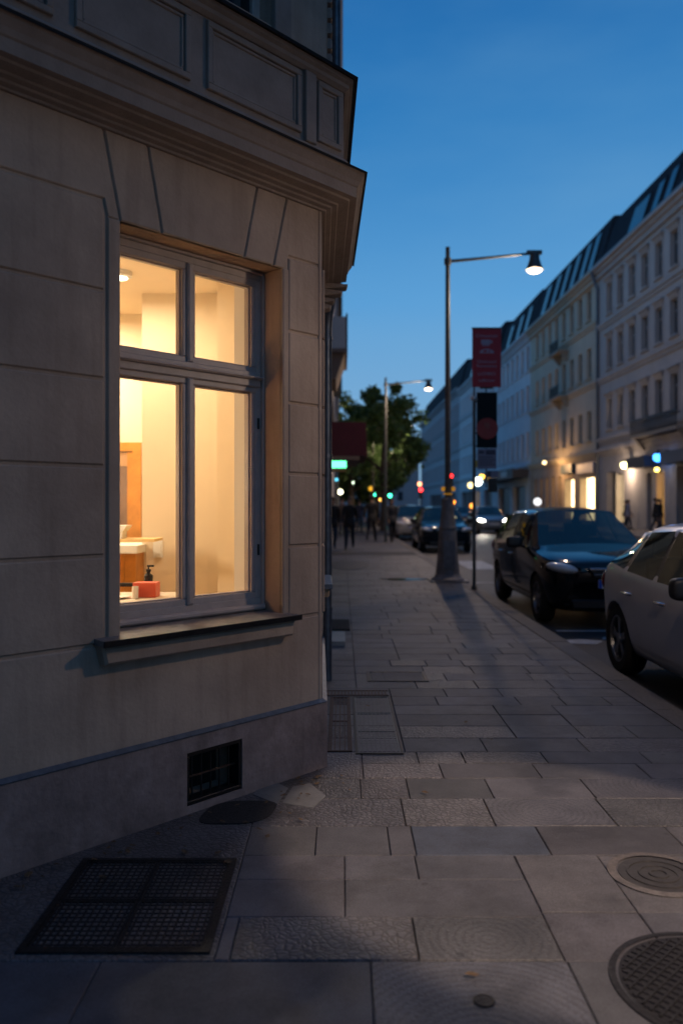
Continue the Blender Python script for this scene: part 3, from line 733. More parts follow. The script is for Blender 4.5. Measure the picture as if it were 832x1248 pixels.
# street-side window: sill seen past the corner
q = MB(ST); q.poly_block([(.60, .955), (1.32, .955), (1.32, .985), (.60, .985)], -.1, .07, .004); swin = q.build('side_window_sill', LEAD, cb, world=True)
q = MB(ST); q.poly_block([(.62, .90), (1.3, .90), (1.3, .954), (.62, .954)], -.02, .05, .01); q.build('sill_moulding', mat('ochre_stucco', (.30, .22, .14), .9), swin, world=True, root=cb)
sash_window(ST, .62, 1.3, .985, 2.79, -.12, cb)
q = MB(ST); q.box(.6, 1.32, -.38, -.36, .9, 2.85); q.build('shutter', mat('inner_shutter', (.06, .055, .05), .8), cb, world=True)
# lamp of the corner building's own downpipe
dp = empty('downpipe', tuple(ST(2.2, .05, 0)), label='dark zinc downpipe with a swan neck on the street side of the corner building', cat='pipe')
q = MB(ST); q.tube([(2.3, .05, .0), (2.3, .05, 3.0), (2.28, .06, 3.12), (2.15, .10, 3.3), (2.1, .12, 3.5), (2.1, .12, 12)], .04, 12); q.build('pipe', PIPEM, dp, world=True, smooth=True)
for z_ in (.6, 1.9, 2.9):
    q = MB(ST); q.lathe([(.046, z_), (.046, z_ + .03)], c=(2.3, .05, 0), seg=12); q.build('bracket', PIPEM, dp, world=True)

# ---- the lit room
CE = 3.30
rm = MB()
room_poly = [WA(WU1 + 1.9, -.41, 0), WA(.1, -.41, 0), ST(.25, -.41, 0), ST(3.4, -.41, 0)]
RP = [WA(3.2, -.42, 0), WA(.212, -.42, 0), ST(3.9, -.45, 0), Vector((-3.7, 8.6, 0)), Vector((-3.7, 2.72, 0))]
def plate(z0_, z1_, name, m, P=RP):
    q = MB(); k_ = len(P)
    q.v = [(p.x, p.y, z0_) for p in P] + [(p.x, p.y, z1_) for p in P]
    q.f = [list(range(k_)), list(range(k_, 2 * k_))] + [[i, (i + 1) % k_, k_ + (i + 1) % k_, k_ + i] for i in range(k_)]; q.m = [0] * len(q.f)
    return q.build(name, m, cb, world=True)
plate(CE, CE + .1, 'room_ceiling', CREAM)
plate(3.8, 3.9, 'upper_floor', WHITEWALL)
plate(12.3, 12.4, 'roof', mat('slate_roof2', (.03, .03, .04), .7), [CS(6.9, -.1, 0), WA(UL, -.1, 0), WA(0, -.05, 0), ST(3.9, -.1, 0), Vector((-9.2, 8.6, 0))])
plate(.0, .05, 'room_floor', mat('parquet', (.25, .14, .06), .4, nscale=5))
rm = MB(); rm.box(-3.7, -3.6, 2.4, 8.2, 0, CE); rm.box(-1.70, -.55, 7.0, 7.1, .05, CE); rm.box(-3.6, -1.70, 7.75, 7.85, .05, CE); rm.box(-1.70, -1.64, 7.1, 7.75, .05, CE)
rm.box(-1.0, -.60, 6.62, 7.0, .05, CE)
rm.fr = ST; rm.box(.09, 3.9, -.455, -.425, .05, CE)
rm.fr = WA; rm.box(WU1 + .05, 3.2, -.43, -.405, .05, CE); rm.box(.3, WU1 + .05, -.43, -.405, .05, WZ0 - .04); rm.box(.3, WU1 + .05, -.43, -.405, WZ1 + .02, CE)
rm.build('room_wall', CREAM, cb, world=True)
rm = MB(WA); rm.box(WU0 + .001, WU0 + .004, -.405, NF - .11, WZ0, WZ1 - .002); rm.box(WU1 - .004, WU1 - .001, -.405, NF - .11, WZ0, WZ1 - .002)
rm.build('inner_reveal', WHITEWALL, cb, world=True)
# furniture in the room
wd = empty('wooden_door', (-2.1, 7.7, .05), label='orange wooden door with a dark glazed panel in the lit room', cat='door')
q = MB(); q.box(-2.6, -1.87, 7.66, 7.73, 2.0, 2.08); q.box(-1.95, -1.87, 7.66, 7.73, .05, 2.0); q.box(-2.6, -2.52, 7.66, 7.73, .05, 2.0); q.build('door_frame', WOODO, wd, world=True)
q = MB(); q.box(-2.52, -1.95, 7.67, 7.71, .05, 1.0); q.box(-2.52, -2.45, 7.67, 7.71, 1.0, 1.99); q.box(-2.0, -1.95, 7.67, 7.71, 1.0, 1.99); q.build('leaf', WOODO, wd, world=True)
q = MB(); q.box(-2.45, -2.0, 7.68, 7.70, 1.0, 1.86); q.build('panel', mat('brown_glass', (.16, .09, .055), .35, nscale=3, namt=.4), wd, world=True)
q = MB(); q.box(-2.45, -2.0, 7.675, 7.705, 1.86, 1.99); q.build('transom_panel', mat('brown_light', (.42, .24, .12), .5), wd, world=True)
bc = empty('bar_counter', (-2.1, 6.9, .05), label='orange wooden counter with a white edge strip under the window-side shelf in the lit room', cat='counter')
q = MB()
for i in range(10): q.bbox(-2.6 + i * .092, -2.6 + i * .092 + .089, 0, 0, 0, 0) if 0 else q.box(-2.62 + i * .094, -2.62 + i * .094 + .091, 6.72, 7.3, .05, 1.10)
q.build('counter_body', WOODO, bc, world=True)
q = MB(); q.box(-2.64, -1.665, 6.70, 7.32, 1.10, 1.165); q.build('counter_top', WHITEWALL, bc, world=True)
hs = empty('bar_shelf', (-1.9, 6.2, .05), label='pale narrow bar shelf in the lit room carrying a white machine', cat='shelf')
q = MB(); q.quadbox([(-2.6, 6.05, 1.205), (-1.38, 6.05, 1.225), (-1.38, 6.35, 1.225), (-2.6, 6.35, 1.205), (-2.6, 6.05, 1.245), (-1.38, 6.05, 1.245), (-1.38, 6.35, 1.245), (-2.6, 6.35, 1.245)])
q.build('shelf_board', mat('pale_wood', (.75, .52, .22), .5), hs, world=True)
for x in (-2.5, -1.95): 
    q = MB(); q.box(x, x + .05, 6.17, 6.22, .05, 1.2); q.build('leg', WOODO, hs, world=True)
cm = empty('espresso_machine', (-1.72, 6.2, 1.245), label='small white coffee machine on the bar shelf behind the window', cat='machine')
q = MB(); q.poly_block([(-.12, .055), (.09, .055), (.115, .085), (.12, .1), (-.12, .1)], -.08, .08, .006); q.build('body', WHITEWALL, cm)
q = MB(); q.poly_block([(.03, 0), (.08, 0), (.085, .055), (.03, .055)], -.06, .06, .004); q.poly_block([(-.12, 0), (-.06, 0), (-.06, .055), (-.12, .055)], -.06, .06, .004); q.build('base', WHITEWALL, cm)
# table by the window
TY = 4.62
tb = empty('window_table', (-1.45, 5.0, .05), label='pale table standing inside the lit window', cat='table')
q = MB(); q.box(-2.2, -.98, 4.66, 5.35, .90, .93); q.build('table_top', mat('table_white', (.7, .62, .5), .5), tb, world=True)
for (x, y_) in ((-2.15, 5.28), (-1.05, 5.28), (-1.05, 4.7), (-2.15, 4.7)):
    q = MB(); q.box(x, x + .05, y_, y_ + .05, .05, .9); q.build('leg', WOODO, tb, world=True)
q = MB(); q.poly_block([(-1.285, .931), (-1.14, .931), (-1.14, 1.02), (-1.285, 1.02)], -0, 0, 0) if 0 else q.box(-1.275, -1.135, 5.02, 5.14, .931, 1.02)
q.build('red_box', mat('red_card', (.62, .09, .045), .5), label='small red box on the table behind the window', cat='box')
q = MB(); q.lathe([(.014, .931), (.018, .932), (.020, 1.005), (.0185, 1.005), (.0165, .936), (.001, .936)], c=(-1.247, 4.97, 0), seg=24)
q.build('white_cup', WHITEWALL, smooth=True, label='white cup in front of the small red box', cat='cup')
sp = empty('pump_bottle', (-1.235, 5.26, .931), label='black pump bottle rising behind the small red box', cat='bottle')
q = MB(); q.lathe([(.001, 0), (.027, 0), (.028, .115), (.012, .13), (.012, .14), (.001, .14)], seg=20); q.build('body', BLACKM, sp, smooth=True)
q = MB(); q.lathe([(.016, .14), (.016, .155), (.005, .157), (.005, .175), (.001, .175)], seg=16); q.box(-.008, .035, -.007, .007, .170, .182); q.build('pump', BLACKM, sp)
q = MB(); q.lathe([(.001, .931), (.05, .931), (.078, .941), (.076, .944), (.05, .937), (.001, .936)], c=(-1.36, 4.98, 0), seg=32)
q.build('white_plate', WHITEWALL, smooth=True, label='white plate lying left of the cup on the window table', cat='plate')
chb = empty('bar_chair', (-1.55, 5.72, .05), label='dark chair back showing behind the window table', cat='chair')
q = MB(); q.box(-1.9, -1.42, 5.70, 5.74, .93, .955); q.build('backrest', BLACKM, chb, world=True)
for (x, y_) in ((-1.88, 5.71), (-1.45, 5.71), (-1.88, 5.38), (-1.45, 5.38)):
    q = MB(); q.box(x, x + .025, y_, y_ + .025, .05, .93 if y_ > 5.5 else .5); q.build('leg', BLACKM, chb, world=True)
q = MB(); q.box(-1.9, -1.42, 5.37, 5.73, .5, .53); q.build('seat', BLACKM, chb, world=True)
q = MB(); q.box(-1.60, -1.52, 6.985, 6.997, 1.05, 1.2); q.box(-1.585, -1.535, 6.975, 6.985, 1.08, 1.17)
q.build('light_switch', WHITEWALL, label='pale switch panel on the cream wall inside the window', cat='switch')
# ceiling lamps
LAMPC = (1, .71, .50); ROOMC = (1, .82, .60)
def ceil_lamp(x, y_, pw, lab):
    e = empty('ceiling_lamp', (x, y_, CE), label=lab, cat='lamp')
    q = MB(); q.lathe([(.10, 0), (.10, -.035), (.075, -.045), (.001, -.04)], seg=32); q.build('housing', WHITEP, e, smooth=True)
    q = MB(); q.lathe([(.068, -.046), (.06, -.052), (.001, -.055)], seg=32); q.build('diffuser', glow('lamp_diffuser', (1, .82, .55), 9), e, smooth=True)
    l = bpy.data.lights.new('bulb', 'AREA'); l.shape = 'DISK'; l.size = .14; l.energy = pw; l.color = ROOMC
    lo = bpy.data.objects.new('bulb', l); COL.objects.link(lo); lo.location = (0, 0, -.07); lo.parent = e
ceil_lamp(-1.72, 6.35, ROOM * .35, 'round ceiling lamp glowing at the left edge of the lit window')
pl = empty('added_pendant_lamp', (-2.35, 5.1, 1.75), label='added unseen pendant lamp hanging low in the room behind the wall left of the lit window', cat='lamp')  # added hidden globe that brightens the room walls and inner reveal
q = MB(); q.lathe([(.10 * math.sin(math.pi * i / 10) + .001, -.10 * math.cos(math.pi * i / 10)) for i in range(11)], seg=24, cap=False); q.build('globe', glow('added_pendant_glow', ROOMC, ROOM * 2.2), pl, smooth=True)
q = MB(); q.tube([(0, 0, .1), (0, 0, CE - 1.75)], .006, 6); q.build('cord', BLACKM, pl)

ceil_lamp(-2.6, 7.2, ROOM * .9, 'round ceiling lamp near the wooden door at the back of the room')

fl = empty('added_floor_lamp', tuple(WA(1.78, -.85, .05)), label='added unseen floor lamp with a small orange globe left of the lit window, inside', cat='lamp')  # added out of sight for the orange glow on reveal and lintel
q = MB(); q.lathe([(.14, 0), (.14, .02), (.012, .03), (.012, 1.5), (.001, 1.5)], seg=20); q.build('stand', BLACKM, fl, smooth=True)
q = MB(); q.lathe([(.085 * math.sin(math.pi * i / 10) + .001, 1.59 - .085 * math.cos(math.pi * i / 10)) for i in range(11)], seg=24, cap=False); q.build('globe', glow('added_floor_glow', (1, .5, .18), FLOORL), fl, smooth=True)
# ------------------------------------------------------------------ the row across the street
def facade(name, y0, y1, X, col, floors, step, label, ground, eave=18.2, ridge=21.0, setb=2.6, wh=2.05, ww=1.05, roofwins=(), first=None, trim=1, hood=True, side=1, gtop=5.3, groundcol=None, winm=None):
    """side=1: right of the street, facing -X.  floors: window centre heights"""
    e = empty(name, (X, (y0 + y1) / 2, 0), label=label, cat='building')
    n = Vector((-1, 0, 0)) * side; fr = Fr((X, 0, 0), (0, 1, 0), n)
    m = mat(name + '_render_' + str(int(y0)), col, .9, nscale=.6, namt=.10, bump=.3, bscale=8)
    mt = mat(name + '_trim_' + str(int(y0)), [c * .9 for c in col], .9, nscale=1, namt=.1)
    gm = mat(name + '_base_' + str(int(y0)), groundcol or [c * .85 for c in col], .9, nscale=1, namt=.15)
    us = []; u = (first if first is not None else y0 + step * .6)
    while u < y1 - ww: us.append(u); u += step
    holes = [(u - ww / 2, u + ww / 2, z - wh / 2, z + wh / 2) for z in floors for u in us]
    w_ = MB(fr)
    for c in rect_cells(y0, y1, gtop, eave, holes): w_.box(c[0], c[1], -.5, 0, c[2], c[3])
    w_.box(y0, y1, -11, -.55, gtop, eave)
    w_.build('wall', m, e, world=True)
    gh = [(a, b, 0.0, c) for a, b, c, *_ in ground]
    w_ = MB(fr)
    for c in rect_cells(y0, y1, -.3, gtop, gh): w_.box(c[0], c[1], -.5, .06, c[2], c[3])
    w_.box(y0, y1, -11, -1.6, -.3, gtop); w_.box(y0, y1, -1.6, -.5, gtop - .3, gtop)
    # the rusticated base: shallow courses
    w_.build('ground_floor_wall', gm, e, world=True)
    # cornices
    cnr = MB(fr)
    cnr.box(y0, y1, 0.0, .35, eave - .30, eave - .05); cnr.box(y0, y1, 0, .55, eave - .05, eave + .15); cnr.box(y0, y1, 0, .2, eave - .65, eave - .3)
    cnr.build('eaves_cornice', mt, e, world=True)
    cnr = MB(fr); cnr.box(y0, y1, .06, .32, gtop - .1, gtop + .12); cnr.box(y0, y1, .0, .16, gtop - .35, gtop - .1); cnr.build('ground_cornice', mt, e, world=True)
    for i, z in enumerate(floors):
        zb = z - wh / 2 - (.62 if i else .75)
        if trim and zb > gtop + .3:
            cnr = MB(fr); cnr.box(y0, y1, 0, .2, zb, zb + .2); cnr.box(y0, y1, 0, .1, zb - .22, zb); cnr.build('string_course', mt, e, world=True)
    # windows: one mesh, shared
    fm = winm or mat('far_window_frame', (.20, .21, .22), .5)
    q = MB(Fr((0, 0, 0), (0, 1, 0), n)); t = .07
    q.box(-ww / 2, ww / 2, -.26, -.2, -wh / 2, -wh / 2 + t); q.box(-ww / 2, ww / 2, -.26, -.2, wh / 2 - t, wh / 2)
    q.box(-ww / 2, -ww / 2 + t, -.26, -.2, -wh / 2 + t, wh / 2 - t); q.box(ww / 2 - t, ww / 2, -.26, -.2, -wh / 2 + t, wh / 2 - t)
    q.box(-.04, .04, -.25, -.2, -wh / 2 + t, wh / 2 - t); q.box(-ww / 2 + t, -.04, -.25, -.2, wh * .18, wh * .18 + .07); q.box(.04, ww / 2 - t, -.25, -.2, wh * .18, wh * .18 + .07)
    ow = q.build('window', fm)
    q = MB(Fr((0, 0, 0), (0, 1, 0), n)); q.box(-ww / 2 + t, ww / 2 - t, -.24, -.23, -wh / 2 + t, wh / 2 - t); op = q.build('pane', DGLASS)
    q = MB(Fr((0, 0, 0), (0, 1, 0), n)); q.bbox(-ww / 2 - .12, ww / 2 + .12, 0, .16, -wh / 2 - .12, -wh / 2, .01)
    os_ = q.build('sill', mt)
    q = MB(Fr((0, 0, 0), (0, 1, 0), n)); q.bbox(-ww / 2 - .14, -ww / 2, 0, .05, -wh / 2, wh / 2 + .12); q.bbox(ww / 2, ww / 2 + .14, 0, .05, -wh / 2, wh / 2 + .12)
    q.bbox(-ww / 2, ww / 2, 0, .05, wh / 2, wh / 2 + .12)
    q.bbox(-ww / 2 - .22, ww / 2 + .22, 0, .24, wh / 2 + .3, wh / 2 + .44, .02); q.bbox(-ww / 2 - .1, ww / 2 + .1, 0, .12, wh / 2 + .12, wh / 2 + .3, .02)
    oh = q.build('surround', mt)
    pr = {'w': ow, 'p': op, 's': os_, 'h': oh}; used = False
    for zi, z in enumerate(floors):
        for u in us:
            wn = ow.copy(); COL.objects.link(wn); wn.location = Vector((X, u, z)) - e.location; wn.parent = e
            for k_ in ('p', 's') + (('h',) if hood else ()):
                c = pr[k_].copy(); COL.objects.link(c); c.parent = wn
    for o in (ow, op, os_, oh): bpy.data.objects.remove(o)
    # openings at street level
    for a, b, c, kind in ground:
        if kind == 'dark':
            q = MB(fr); q.box(a, b, -.45, -.4, 0, c); o = q.build('shop_front', mat('dark_shop_front', (.03, .035, .038), .35), e, world=True)
            q = MB(fr); q.box(a, a + .08, -.4, -.33, 0, c - .08); q.box(b - .08, b, -.4, -.33, 0, c - .08); q.box(a, b, -.4, -.33, c - .08, c); q.build('frame', fm, o, world=True, root=e)
        else:
            colr, s = kind
            q = MB(fr); q.box(a, b, -1.55, -1.5, 0, c); q.box(a, a + .03, -1.5, -.5, 0, c); q.box(b - .03, b, -1.5, -.5, 0, c); q.box(a, b, -1.5, -.5, -.02, .03)
            q.build('lit_interior', glow('lit_interior_%d' % int(a * 10), colr, s), e, world=True)
            q = MB(fr); q.box(a, b, -.12, -.05, c - .12, c); q.box(a, b, -.12, -.05, 0, .35); q.box((a + b) / 2 - .03, (a + b) / 2 + .03, -.12, -.05, .35, c - .12)
            q.build('shop_window_frame', fm, e, world=True)
            # stock on display
            q = MB(fr); random.seed(int(a * 10))
            for i in range(max(2, int((b - a) * 3))):
                uu = a + .15 + (b - a - .5) * random.random(); hh = random.uniform(.3, 1.1) ; q.box(uu, uu + random.uniform(.12, .3), -1.2, -.9, .03, .35 + hh)
            q.build('display', mat('display_goods', (.28, .2, .12), .7), e, world=True)
    # roof
    rf = MB(fr)
    a_, b_ = (-.05, eave + .15), (-setb * .42, ridge)
    rm_ = mat('slate_roof', (.020, .024, .032), .9, spec=.15, nscale=2, namt=.3, bump=.3, bscale=12)
    rf.quadbox([(y0, -.05, eave + .15), (y1, -.05, eave + .15), (y1, -10, eave + .15), (y0, -10, eave + .15), (y0, -setb * .45, ridge), (y1, -setb * .45, ridge), (y1, -9, ridge + .6), (y0, -9, ridge + .6)])
    ro = rf.build('roof', rm_, e, world=True)
    rf = MB(fr); rf.box(y0, y1, .3, .5, eave + .16, eave + .28); rf.build('gutter', PIPEM, e, world=True)
    s_ = (ridge - eave - .15); k_ = setb * .45 - .05
    def on_slope(u_, t_, out):   # a point on the mansard slope, t_ from 0 at the eave to 1 at the ridge
        L_ = math.hypot(s_, k_); return (u_, -.05 - k_ * t_ + out * s_ / L_, eave + .15 + s_ * t_ + out * k_ / L_)
    for ru, rw, rh in roofwins:
        t0_, t1_ = .16, .16 + rh
        def slab(u0_, u1_, ta, tb, o0, o1):
            return [on_slope(u0_, ta, o0), on_slope(u1_, ta, o0), on_slope(u1_, ta, o1), on_slope(u0_, ta, o1), on_slope(u0_, tb, o0), on_slope(u1_, tb, o0), on_slope(u1_, tb, o1), on_slope(u0_, tb, o1)]
        q = MB(fr); q.quadbox(slab(ru - rw / 2 - .1, ru + rw / 2 + .1, t0_ - .03, t1_ + .03, -.1, .08)); dm = q.build('roof_window', rm_, e, world=True)
        q = MB(fr); q.quadbox(slab(ru - rw / 2, ru + rw / 2, t0_, t1_, .06, .10))
        q.build('pane', glass('sky_pane', (.3, .3, .3), (.75, .8, .8), 2.6, .1, (.05, .07, .08)), dm, world=True, root=e)
    return e
WARMW = (1, .72, .36)
BX = 18.4
b1 = facade('apartment_house', 29.0, 59.0, BX, (.41, .385, .37), (7.75, 11.9, 15.7), 2.2, 'grey stucco house with pedimented windows and an orange-lit doorway',
       [(53.4, 54.9, 3.6, (WARMW, 4)), (55.0, 56.8, 3.7, 'dark'), (46.7, 47.9, 3.5, ((1, .50, .10), 3.2)), (41.2, 45.0, 3.6, 'dark'), (33, 37, 3.6, 'dark'), (48.6, 49.4, 3.4, 'dark')],
       first=34.4, roofwins=[(56.3 - 4.1, 2.6, .55), (49.0, .9, .55), (47.0, .9, .55), (44.3, .9, .55), (41.5, .9, .55)], ridge=21.8)
b0 = facade('apartment_house', -16.0, 29.0, BX, (.34, .32, .29), (7.75, 11.9, 15.7), 3.4, 'plain grey house opposite the viewer, beyond the right edge of the photograph',
       [(0, 4, 3.4, 'dark'), (10, 16, 3.4, 'dark')], ridge=21.8, hood=False)
b2 = facade('apartment_house', 59.0, 80.0, BX, (.47, .42, .33), (7.35, 12.0, 16.3), 2.3, 'cream yellow house with balconies above a brightly lit shop window',
       [(59.6, 63.2, 3.6, (WARMW, 6.0)), (64.8, 67.5, 3.6, (WARMW, 5.0)), (68.6, 69.6, 3.9, 'dark'), (70.7, 71.7, 3.9, 'dark'), (72.8, 73.8, 3.9, 'dark'), (74.9, 75.9, 3.9, 'dark'), (77, 78, 3.9, 'dark')],
       first=61.1, roofwins=[(61.5, 1.1, .7), (63.8, 1.1, .7), (66.6, 1.1, .7), (69.5, 1.1, .7), (72.5, 1.1, .7), (76, 1.4, .7)], ridge=22.3, hood=False, wh=2.2, groundcol=(.34, .28, .22))
b3 = facade('apartment_house', 80.0, 98.0, BX, (.60, .62, .65), (7.4, 12.0, 15.9), 2.45, 'plain pale blue-white house with a dark shop canopy beside the cream house',
       [(82, 88, 3.4, 'dark'), (89.5, 96, 3.4, 'dark')], first=81.2, roofwins=[(83, 1.4, .6), (87, 1.4, .6), (92, 1.4, .6)], ridge=22.5, hood=False, trim=0, wh=2.5, ww=1.2)
b4 = facade('apartment_house', 98.0, 128.0, BX, (.62, .64, .66), (7.4, 12.0, 16.2), 2.6, 'long white house with dark string courses behind the banner sign',
       [(100, 106, 3.4, 'dark'), (109, 112, 3.4, ((1, .7, .4), .8)), (115, 126, 3.4, 'dark')], roofwins=[(103, 1.6, .6), (110, 1.6, .6), (118, 1.6, .6)], ridge=23.4, hood=False, eave=19.0, wh=2.4, ww=1.2)
b5 = facade('apartment_house', 128.0, 190.0, BX, (.40, .40, .42), (7.4, 12.0, 16.2), 3.2, 'dark grey house with banded storeys at the far end of the row',
       [(132, 140, 3.4, 'dark'), (150, 170, 3.4, 'dark')], ridge=24.2, eave=19.6, hood=False, wh=2.6, ww=1.6)
# canopy of the pale house
q = MB(); q.box(BX - 1.6, BX, 80.3, 97.7, 4.2, 5.0); q.box(BX - 1.7, BX - 1.6, 80.3, 97.7, 4.1, 5.1)
q.build('shop_canopy', mat('dark_canopy', (.03, .035, .045), .6), b3, world=True)
q = MB(); q.box(BX - 1.73, BX - 1.71, 83, 86, 4.3, 4.9); q.build('canopy_sign', mat('canopy_sign', (.15, .3, .38), .5), b3, world=True)
# balconies
def balcony(par, X, y0, y1, z, n=-1, dep=.9, m=None):
    m = m or mat('balcony_stone', (.28, .25, .21), .9)
    q = MB(); xs = sorted((X, X + n * dep)); q.box(xs[0], xs[1], y0, y1, z, z + .18)
    for yy in (y0 + .2, y1 - .4): 
        q.quadbox([(X, yy, z - .7), (X + n * .15, yy, z - .7), (X + n * .15, yy + .2, z - .7), (X, yy + .2, z - .7), (X, yy, z), (X + n * dep * .8, yy, z), (X + n * dep * .8, yy + .2, z), (X, yy + .2, z)])
    o = q.build('balcony', m, par, world=True)
    q = MB(); xo = X + n * dep; xo2 = xo - n * .08; a, b = sorted((xo, xo2))
    q.box(a, b, y0, y1, z + .98, z + 1.06)
    k_ = y0 + .05
    while k_ < y1: q.box(a + .02, b - .02, k_, k_ + .05, z + .18, z + .98); k_ += .22
    q.build('railing', BLACKM, o, world=True, root=par)
balcony(b2, BX, 66.5, 69.4, 13.9 - 3.7); balcony(b2, BX, 66.5, 69.4, 13.9); balcony(b1, BX, 43.0, 50.0, 5.5); balcony(b1, BX, 34, 38, 5.5)
# downpipe between two houses
q = MB(); q.tube([(BX - .12, 58.7, 0), (BX - .12, 58.7, 16.9), (BX - .5, 58.7, 17.9), (BX - .55, 58.7, 18.2)], .11, 10)
q.build('downpipe', PIPEM, smooth=True, label='tall dark downpipe on the joint between the grey house and the cream house', cat='pipe')
# shop signs and lamps of the right-hand row
q = MB(); q.box(BX - .30, BX - .07, 64.7, 67.8, 4.0, 4.75); q.build('shop_sign', mat('sign_teal', (.03, .06, .07), .5), label='dark teal sign board over the narrow lit shop window of the cream house', cat='sign')
q = MB(); q.box(BX - .22, BX - .07, 59.5, 63.6, 3.85, 4.6); q.build('shop_sign', mat('sign_grey', (.35, .36, .42), .5), label='pale grey sign board over the wide lit shop window', cat='sign')
q = MB(); q.box(BX - 1.0, BX - .07, 47.3, 50.2, 3.7, 4.35); q.build('shop_awning', mat('sign_navy', (.02, .03, .05), .6), label='dark navy box awning beside the orange doorway', cat='awning')
q = MB(); q.box(BX - .9, BX - .07, 41.0, 45.2, 3.75, 4.4); q.build('shop_awning', mat('sign_slate', (.07, .09, .12), .6), label='slate grey box awning at the right edge of the photograph', cat='awning')
def wall_lantern(x, y, z, r, col, s, label, pw=0, n=-1, arm=.5, pc=None, grp=None, cat='lamp'):
    e = empty('wall_lantern', (x + n * arm, y, z), label=label, cat=cat, group=grp)
    q = MB(); q.tube([(-n * arm, 0, r + .15), (0, 0, r + .15), (0, 0, r)], .03, 8); q.build('arm', BLACKM, e)
    q = MB(); q.lathe([(.001, r + .10), (r * 1.1, r * .8), (r * 1.1, r * .7), (.001, r * .75)], seg=16); q.build('cap', BLACKM, e)
    q = MB(); q.lathe([(r * math.sin(math.pi * i / 8) + .001, -r * math.cos(math.pi * i / 8)) for i in range(9)], seg=16, cap=False)
    q.build('globe', glow('globe_%s_%s' % (col, s), col, s), e, smooth=True)
    if pw:
        l = bpy.data.lights.new('bulb', 'POINT'); l.energy = pw; l.color = pc or col; l.shadow_soft_size = r
        lo = bpy.data.objects.new('bulb', l); COL.objects.link(lo); lo.location = (n * (r + .06), 0, -r - .15); lo.parent = e
    return e
wall_lantern(BX, 52.0, 4.0, .24, (1, .92, .45), 7, 'pale yellow wall lantern on the pier left of the navy awning', 220, pc=LAMPC)
wall_lantern(BX, 46.0, 4.15, .25, (.05, .30, 1), 6, 'blue glowing wall lantern beside the orange doorway', 6, arm=.7)
wall_lantern(BX, 45.6, 3.45, .13, (1, .75, .15), 7, 'tiny yellow lantern directly under the blue one', 0, arm=.9)
wall_lantern(BX, 68.0, 5.0, .16, (1, .7, .35), 4, 'small warm lantern under the balconies of the cream house', 420, arm=1.6, pc=(1, .55, .22))
wall_lantern(BX, 94.8, 4.75, .26, (1, .55, .06), 8, 'amber lantern on the dark canopy of the pale blue-white house', 0, arm=2.2)

# ------------------------------------------------------------------ houses further along our own side
n1 = empty('neighbour_house', (-5, 15, 0), label='plain house next to the corner building along the same pavement', cat='building')
frn = Fr(ST(3.97, -.03, 0), DS, SN)
q = MB(frn)
for c in rect_cells(0, 13.5, -.3, 17, [(.7, 1.9, 0, 2.6), (3, 5.2, .8, 2.8), (6.6, 9, .8, 2.8)] + [(a, a + 1.1, z, z + 2) for a in (1, 3.6, 6.2, 8.8, 11.2) for z in (5, 9, 13)]): q.box(c[0], c[1], -8, 0, c[2], c[3]) if c[1] - c[0] > 99 else q.box(c[0], c[1], -.5, 0, c[2], c[3])
q.box(0, 13.5, -9, -1, -.3, 17)
q.build('wall', PLASTER, n1, world=True)
for a in (1, 3.6, 6.2, 8.8, 11.2):
    for z in (5, 9, 13): sash_window(frn, a, a + 1.1, z, z + 2, -.15, n1)
sash_window(frn, 3, 5.2, .8, 2.8, -.15, n1); sash_window(frn, 6.6, 9, .8, 2.8, -.15, n1)
q = MB(frn); q.box(.7, 1.9, -.3, -.25, 0, 2.6); q.build('door', mat('dark_door', (.05, .035, .025), .5), n1, world=True)
q = MB(frn); q.box(0, 13.5, -.9, .0, 17, 17.3); q.box(0, 13.5, -9, -.9, 17, 18.5); q.build('roof', mat('slate_roof2', (.03, .03, .04), .7), n1, world=True)
n2 = empty('balcony_house', (-5, 40, 0), label='pale house with stacked balconies, a slice of it showing past the corner building', cat='building')
X2 = -.36
frm = Fr((X2, 0, 0), (0, 1, 0), (1, 0, 0))
pm = mat('pale_house', (.42, .40, .40), .9, nscale=.8, namt=.1)
q = MB(frm)
hs_ = [(a, a + 1.2, z, z + 2.1) for a in (28.5, 32, 36, 40, 44) for z in (5.2, 9.2, 12.6)]
for c in rect_cells(22, 48, -.3, 12.2 + 4, hs_): q.box(c[0], c[1], -.5, 0, c[2], c[3])
q.box(22, 48, -9, -1, -.3, 16.2); q.build('wall', pm, n2, world=True)
for h_ in hs_: sash_window(frm, *h_, -.15, n2)
q = MB(frm); q.box(22, 48, 0, .4, 15.8, 16.4); q.box(22, 48, 0, .12, 4.3, 4.5); q.build('cornice', mat('pale_trim', (.36, .34, .33), .9), n2, world=True)
# solid box balcony with bracket, nearest
q = MB(); q.box(X2, X2 + .50, 26.6, 30.0, 6.55, 7.6)
bal = q.build('balcony', mat('balcony_pale', (.40, .42, .44), .9), n2, world=True)
q = MB(); q.box(X2, X2 + .56, 26.5, 30.1, 6.42, 6.55); q.build('balcony_slab', mat('balcony_brown', (.16, .12, .10), .9), bal, world=True, root=n2)
q = MB(); q.quadbox([(X2, 26.7, 5.6), (X2 + .18, 26.7, 5.6), (X2 + .18, 29.8, 5.6), (X2, 29.8, 5.6), (X2, 26.7, 6.42), (X2 + .46, 26.7, 6.42), (X2 + .46, 29.8, 6.42), (X2, 29.8, 6.42)])
q.build('bracket', mat('balcony_brown', (.16, .12, .10), .9), bal, world=True, root=n2)
q = MB(); q.box(X2 + .502, X2 + .56, 26.6, 30.0, 6.6, 7.7); q.build('side_screen', mat('screen_dark', (.02, .03, .04), .6), bal, world=True, root=n2)
q = MB(); q.box(X2 + .0, X2 + .3, 34, 36.5, 6.3, 7.1); q.build('balcony', mat('screen_dark', (.02, .03, .04), .6), n2, world=True)
